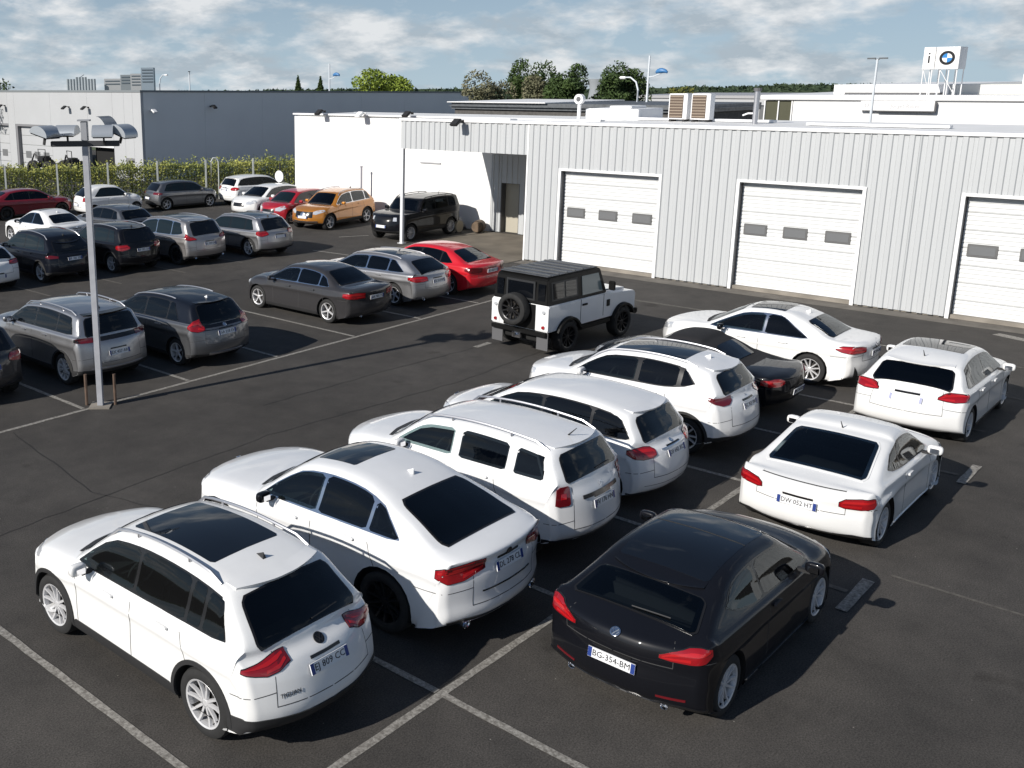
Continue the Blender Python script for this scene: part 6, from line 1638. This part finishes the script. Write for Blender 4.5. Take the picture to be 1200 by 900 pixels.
# ---------------------------------------------------------------- the off-roader
def offroader(loc, rz):
    T = thing('offroader', 'boxy white off-roader with a black upper half and a spare wheel on its rear door', 'car', loc, rz, 'parked cars')
    WHT_ = P_PEARL; BK = mat('satin_black', (.007, .007, .007), rough=.45, spec=.2)
    L, hw, r = 3.75, .83, .40
    xr, xf = .80, 3.16
    def arc(x, R0, z0, n=9):
        a0 = math.asin((z0 - r) / R0)
        return [(x - R0 * math.cos(a0 + (math.pi - 2 * a0) * k / n), r + R0 * math.sin(a0 + (math.pi - 2 * a0) * k / n)) for k in range(n + 1)]
    prof_ = [(0, .62)] + arc(xr, .50, .62) + arc(xf, .50, .62) + [(L - .05, .62), (L, .66), (L, 1.10), (L - .06, 1.17), (2.52, 1.26), (2.42, 1.28), (0, 1.28)]
    def prism(name, pr, y0, y1, m_, parent=T, bev=.02):
        bm = bmesh.new(); A = [bm.verts.new((x - L / 2, y0, z)) for x, z in pr]; B_ = [bm.verts.new((x - L / 2, y1, z)) for x, z in pr]
        n = len(pr)
        fa = bm.faces.new(A[::-1]); fb = bm.faces.new(B_)
        for i in range(n): bm.faces.new((A[i], A[(i + 1) % n], B_[(i + 1) % n], B_[i]))
        bmesh.ops.recalc_face_normals(bm, faces=bm.faces)
        if bev: bmesh.ops.bevel(bm, geom=[e for e in bm.edges if e.calc_face_angle(0) > .5], offset=bev, segments=2, affect='EDGES', clamp_overlap=True)
        return bmobj(name, bm, m_, parent, smooth=35)
    prism('body', prof_, -hw, hw, WHT_)
    prism('bonnet', [(2.5, 1.262), (2.55, 1.30), (L - .12, 1.225), (L - .06, 1.18)], -.55, .55, WHT_, bev=.012)
    cab = [(0, 1.281), (.05, 1.90), (.12, 1.95), (2.10, 1.97), (2.22, 1.93), (2.46, 1.281)]
    # upper body narrows a little to the roof
    o = prism('cabin', cab, -hw + .03, hw - .03, BK)
    for v in o.data.vertices:
        f_ = (v.co.z - 1.28) / .69; v.co.y *= 1 - .09 * f_
    bm = bmesh.new(); box(bm, .08 - L / 2, 2.14 - L / 2, -.70, .70, 1.972, 1.99, .008); bmobj('roof_panel', bm, mat('chequer_roof', (.17, .175, .185), rough=.4, metal=.6, noise_amt=.4, noise_scale=3), T)
    for k in range(6):
        bm = bmesh.new(); x = .2 + k * .33 - L / 2; box(bm, x, x + .05, -.68, .68, 1.991, 2.015, .004); bmobj('roof_rib', bm, mat('roof_rib', (.14, .145, .15), rough=.4, metal=.5), T)
    for sg in (1, -1):
        def pane(name, x0, x1, z0, z1, m_, dx=0.0, off=.008):
            yy = lambda z: sg * ((hw - .03) * (1 - .09 * (z - 1.28) / .69) + off)
            vs = [(x0 - L / 2, yy(z0), z0), (x1 - L / 2, yy(z0), z0), (x1 - dx - L / 2, yy(z1), z1), (x0 - L / 2, yy(z1), z1)]
            vs += [(a, b_ - sg * (off + .01), c_) for a, b_, c_ in vs]
            fs = [(0, 1, 2, 3), (0, 4, 5, 1), (1, 5, 6, 2), (2, 6, 7, 3), (3, 7, 4, 0)]
            if sg < 0: pass
            else: fs = [f[::-1] for f in fs]
            return meshobj(name, vs, fs, m_, T)
        pane('window_frame', .16, 1.22, 1.38, 1.84, mat('frame_grey', (.02, .021, .023), rough=.5), 0, .006)
        pane('side_window', .22, .66, 1.42, 1.80, GLASS, 0, .012); pane('side_window', .72, 1.16, 1.42, 1.80, GLASS, 0, .012)
        pane('door_window', 1.40, 2.26, 1.36, 1.84, mat('clear_door_glass', (.16, .20, .20), rough=.05), .15, .010)
        bm = bmesh.new(); box(bm, 1.30 - L / 2, 1.315 - L / 2, sg * hw - .004, sg * hw + .004, .70, 1.27); bmobj('door_gap', bm, SEAM, T)
        bm = bmesh.new(); box(bm, 2.28 - L / 2, 2.295 - L / 2, sg * hw - .004, sg * hw + .004, .70, 1.27); bmobj('door_gap', bm, SEAM, T)
        bm = bmesh.new(); box(bm, 1.36 - L / 2, 1.56 - L / 2, sg * hw, sg * (hw + .03), 1.10, 1.15, .008); bmobj('door_handle', bm, BK, T)
        bm = bmesh.new(); box(bm, 2.42 - L / 2, 2.56 - L / 2, sg * hw, sg * (hw + .015), .92, 1.10, .01); bmobj('side_vent', bm, BK, T)
        for x in (xr, xf):
            bm = bmesh.new(); pts = arc(x, .53, .60, 12); q = []
            for (px, pz), (qx, qz) in zip(pts, arc(x, .46, .58, 12)):
                q.append([bm.verts.new((px - L / 2, sg * (hw - .01), pz)), bm.verts.new((px - L / 2, sg * (hw + .085), pz - .02)), bm.verts.new((qx - L / 2, sg * (hw + .085), qz)), bm.verts.new((qx - L / 2, sg * (hw - .01), qz))])
            for a, b_ in zip(q[:-1], q[1:]):
                for k in range(4): bm.faces.new((a[k], a[(k + 1) % 4], b_[(k + 1) % 4], b_[k]))
            bmobj('wheel_arch', bm, BK, T)
        bm = bmesh.new(); box(bm, 1.35 - L / 2, 2.6 - L / 2, sg * (hw - .08), sg * (hw + .03), .50, .60, .015); bmobj('side_step', bm, BK, T)
        bm = bmesh.new(); box(bm, .02 - L / 2, .035 - L / 2, sg * .50, sg * .82, .16, .60); bmobj('mud_flap', bm, mat('flap_grey', (.10, .10, .105), rough=.7), T)
        bm = bmesh.new(); box(bm, -.012 - L / 2, .0 - L / 2, sg * .58, sg * .83, .66, 1.24, .004); bmobj('rear_corner_panel', bm, WHT_, T)
        for z, m_ in ((.74, REDLAMP), (1.12, CLEARLAMP)):
            bm = bmesh.new(); lathe(bm, [(-.03, .001), (-.03, .04), (0, .045)], 12, axis='X', centre=(-.014 - L / 2, sg * .70, z)); bmobj('tail_light', bm, m_, T)
        bm = bmesh.new(); lathe(bm, [(.03, .001), (.03, .10), (0, .11)], 16, axis='X', centre=(L / 2, sg * .58, .95)); bmobj('headlight', bm, CLEARLAMP, T)
        bm = bmesh.new(); box(bm, 2.42 - L / 2, 2.48 - L / 2, sg * (hw + .02), sg * (hw + .20), 1.36, 1.60, .02); mm_ = bmobj('wing_mirror', bm, BK, T)
        bm = bmesh.new(); tube(bm, [(2.42 - L / 2, sg * (hw - .05), 1.34), (2.45 - L / 2, sg * (hw + .08), 1.40)], .012, 5); bmobj('mirror_arm', bm, BK, mm_)
        bm = bmesh.new(); box(bm, .035 - L / 2, .05 - L / 2, sg * .50, sg * .70, 1.38, 1.80, .004); g_ = bmobj('corner_window', bm, GLASS, T); g_.location.x = -.03 - .0
    # tail: door with window and spare wheel
    bm = bmesh.new(); box(bm, -.02 - L / 2, .0 - L / 2, -.46, .46, .64, 1.27, .006); bmobj('rear_door', bm, BK, T)
    bm = bmesh.new(); box(bm, -.005 - L / 2, .03 - L / 2, -.42, .42, 1.36, 1.84, .006); bmobj('rear_window_frame', bm, mat('frame_grey', (.02, .021, .023)), T)
    bm = bmesh.new(); box(bm, -.012 - L / 2, .02 - L / 2, -.37, .37, 1.41, 1.79, .004); bmobj('rear_window', bm, GLASS, T)
    ty, rim, dk = wheel_meshes(r, .26, 5, True, True)
    sw = bpy.data.objects.new('spare_wheel', None); C.objects.link(sw); sw.parent = T; sw.location = (-.17 - L / 2, .05, 1.12); sw.rotation_euler = (0, 0, R_(90))
    link('tyre', ty, None, sw); link('rim', rim, None, sw); link('wheel_disc', dk, None, sw)
    bm = bmesh.new(); box(bm, -.06 - L / 2, .10 - L / 2, -.80, .80, .50, .61, .015); bmobj('rear_bumper', bm, BK, T)
    bm = bmesh.new(); tube(bm, [(-.05 - L / 2, 0, .50), (-.20 - L / 2, 0, .44), (-.22 - L / 2, 0, .54)], .03, 6); box(bm, -.12 - L / 2, -.05 - L / 2, -.12, .12, .38, .52, .01); bmobj('tow_hitch', bm, CHROME, T)
    bm = bmesh.new(); box(bm, .1 - L / 2, L / 2 - .1, -.5, .5, .32, .50, .02); bmobj('chassis', bm, DARKWELL, T)
    bm = bmesh.new(); box(bm, L / 2, L / 2 + .12, -.85, .85, .52, .68, .02); bmobj('front_bumper', bm, BK, T)
    bm = bmesh.new(); box(bm, L / 2, L / 2 + .02, -.42, .42, .76, 1.08, .01); bmobj('grille', bm, BK, T)
    f_ = [(2.44, 1.30), (2.245, 1.90)]
    bm = bmesh.new(); vs_ = [bm.verts.new((x - L / 2 + .012, y, z)) for x, z, y in ((2.435, 1.33, -.68), (2.435, 1.33, .68), (2.245, 1.88, .64), (2.245, 1.88, -.64))]; bm.faces.new(vs_); bmesh.ops.solidify(bm, geom=bm.faces[:], thickness=.01); bmobj('windscreen', bm, GLASS_L, T)
    for x in (xr, xf):
        for sg in (1, -1):
            we = bpy.data.objects.new('wheel', None); C.objects.link(we); we.parent = T; we.location = (x - L / 2, sg * (hw - .08), r); we.rotation_euler = (0, rnd.uniform(0, 6), 0 if sg > 0 else math.pi)
            link('tyre', ty, None, we); link('rim', rim, None, we); link('brake_disc', dk, None, we)
    return T
OR = offroader((13.50, 6.76, 0), R_(-4))
OR.scale = (.93, .95, .91)
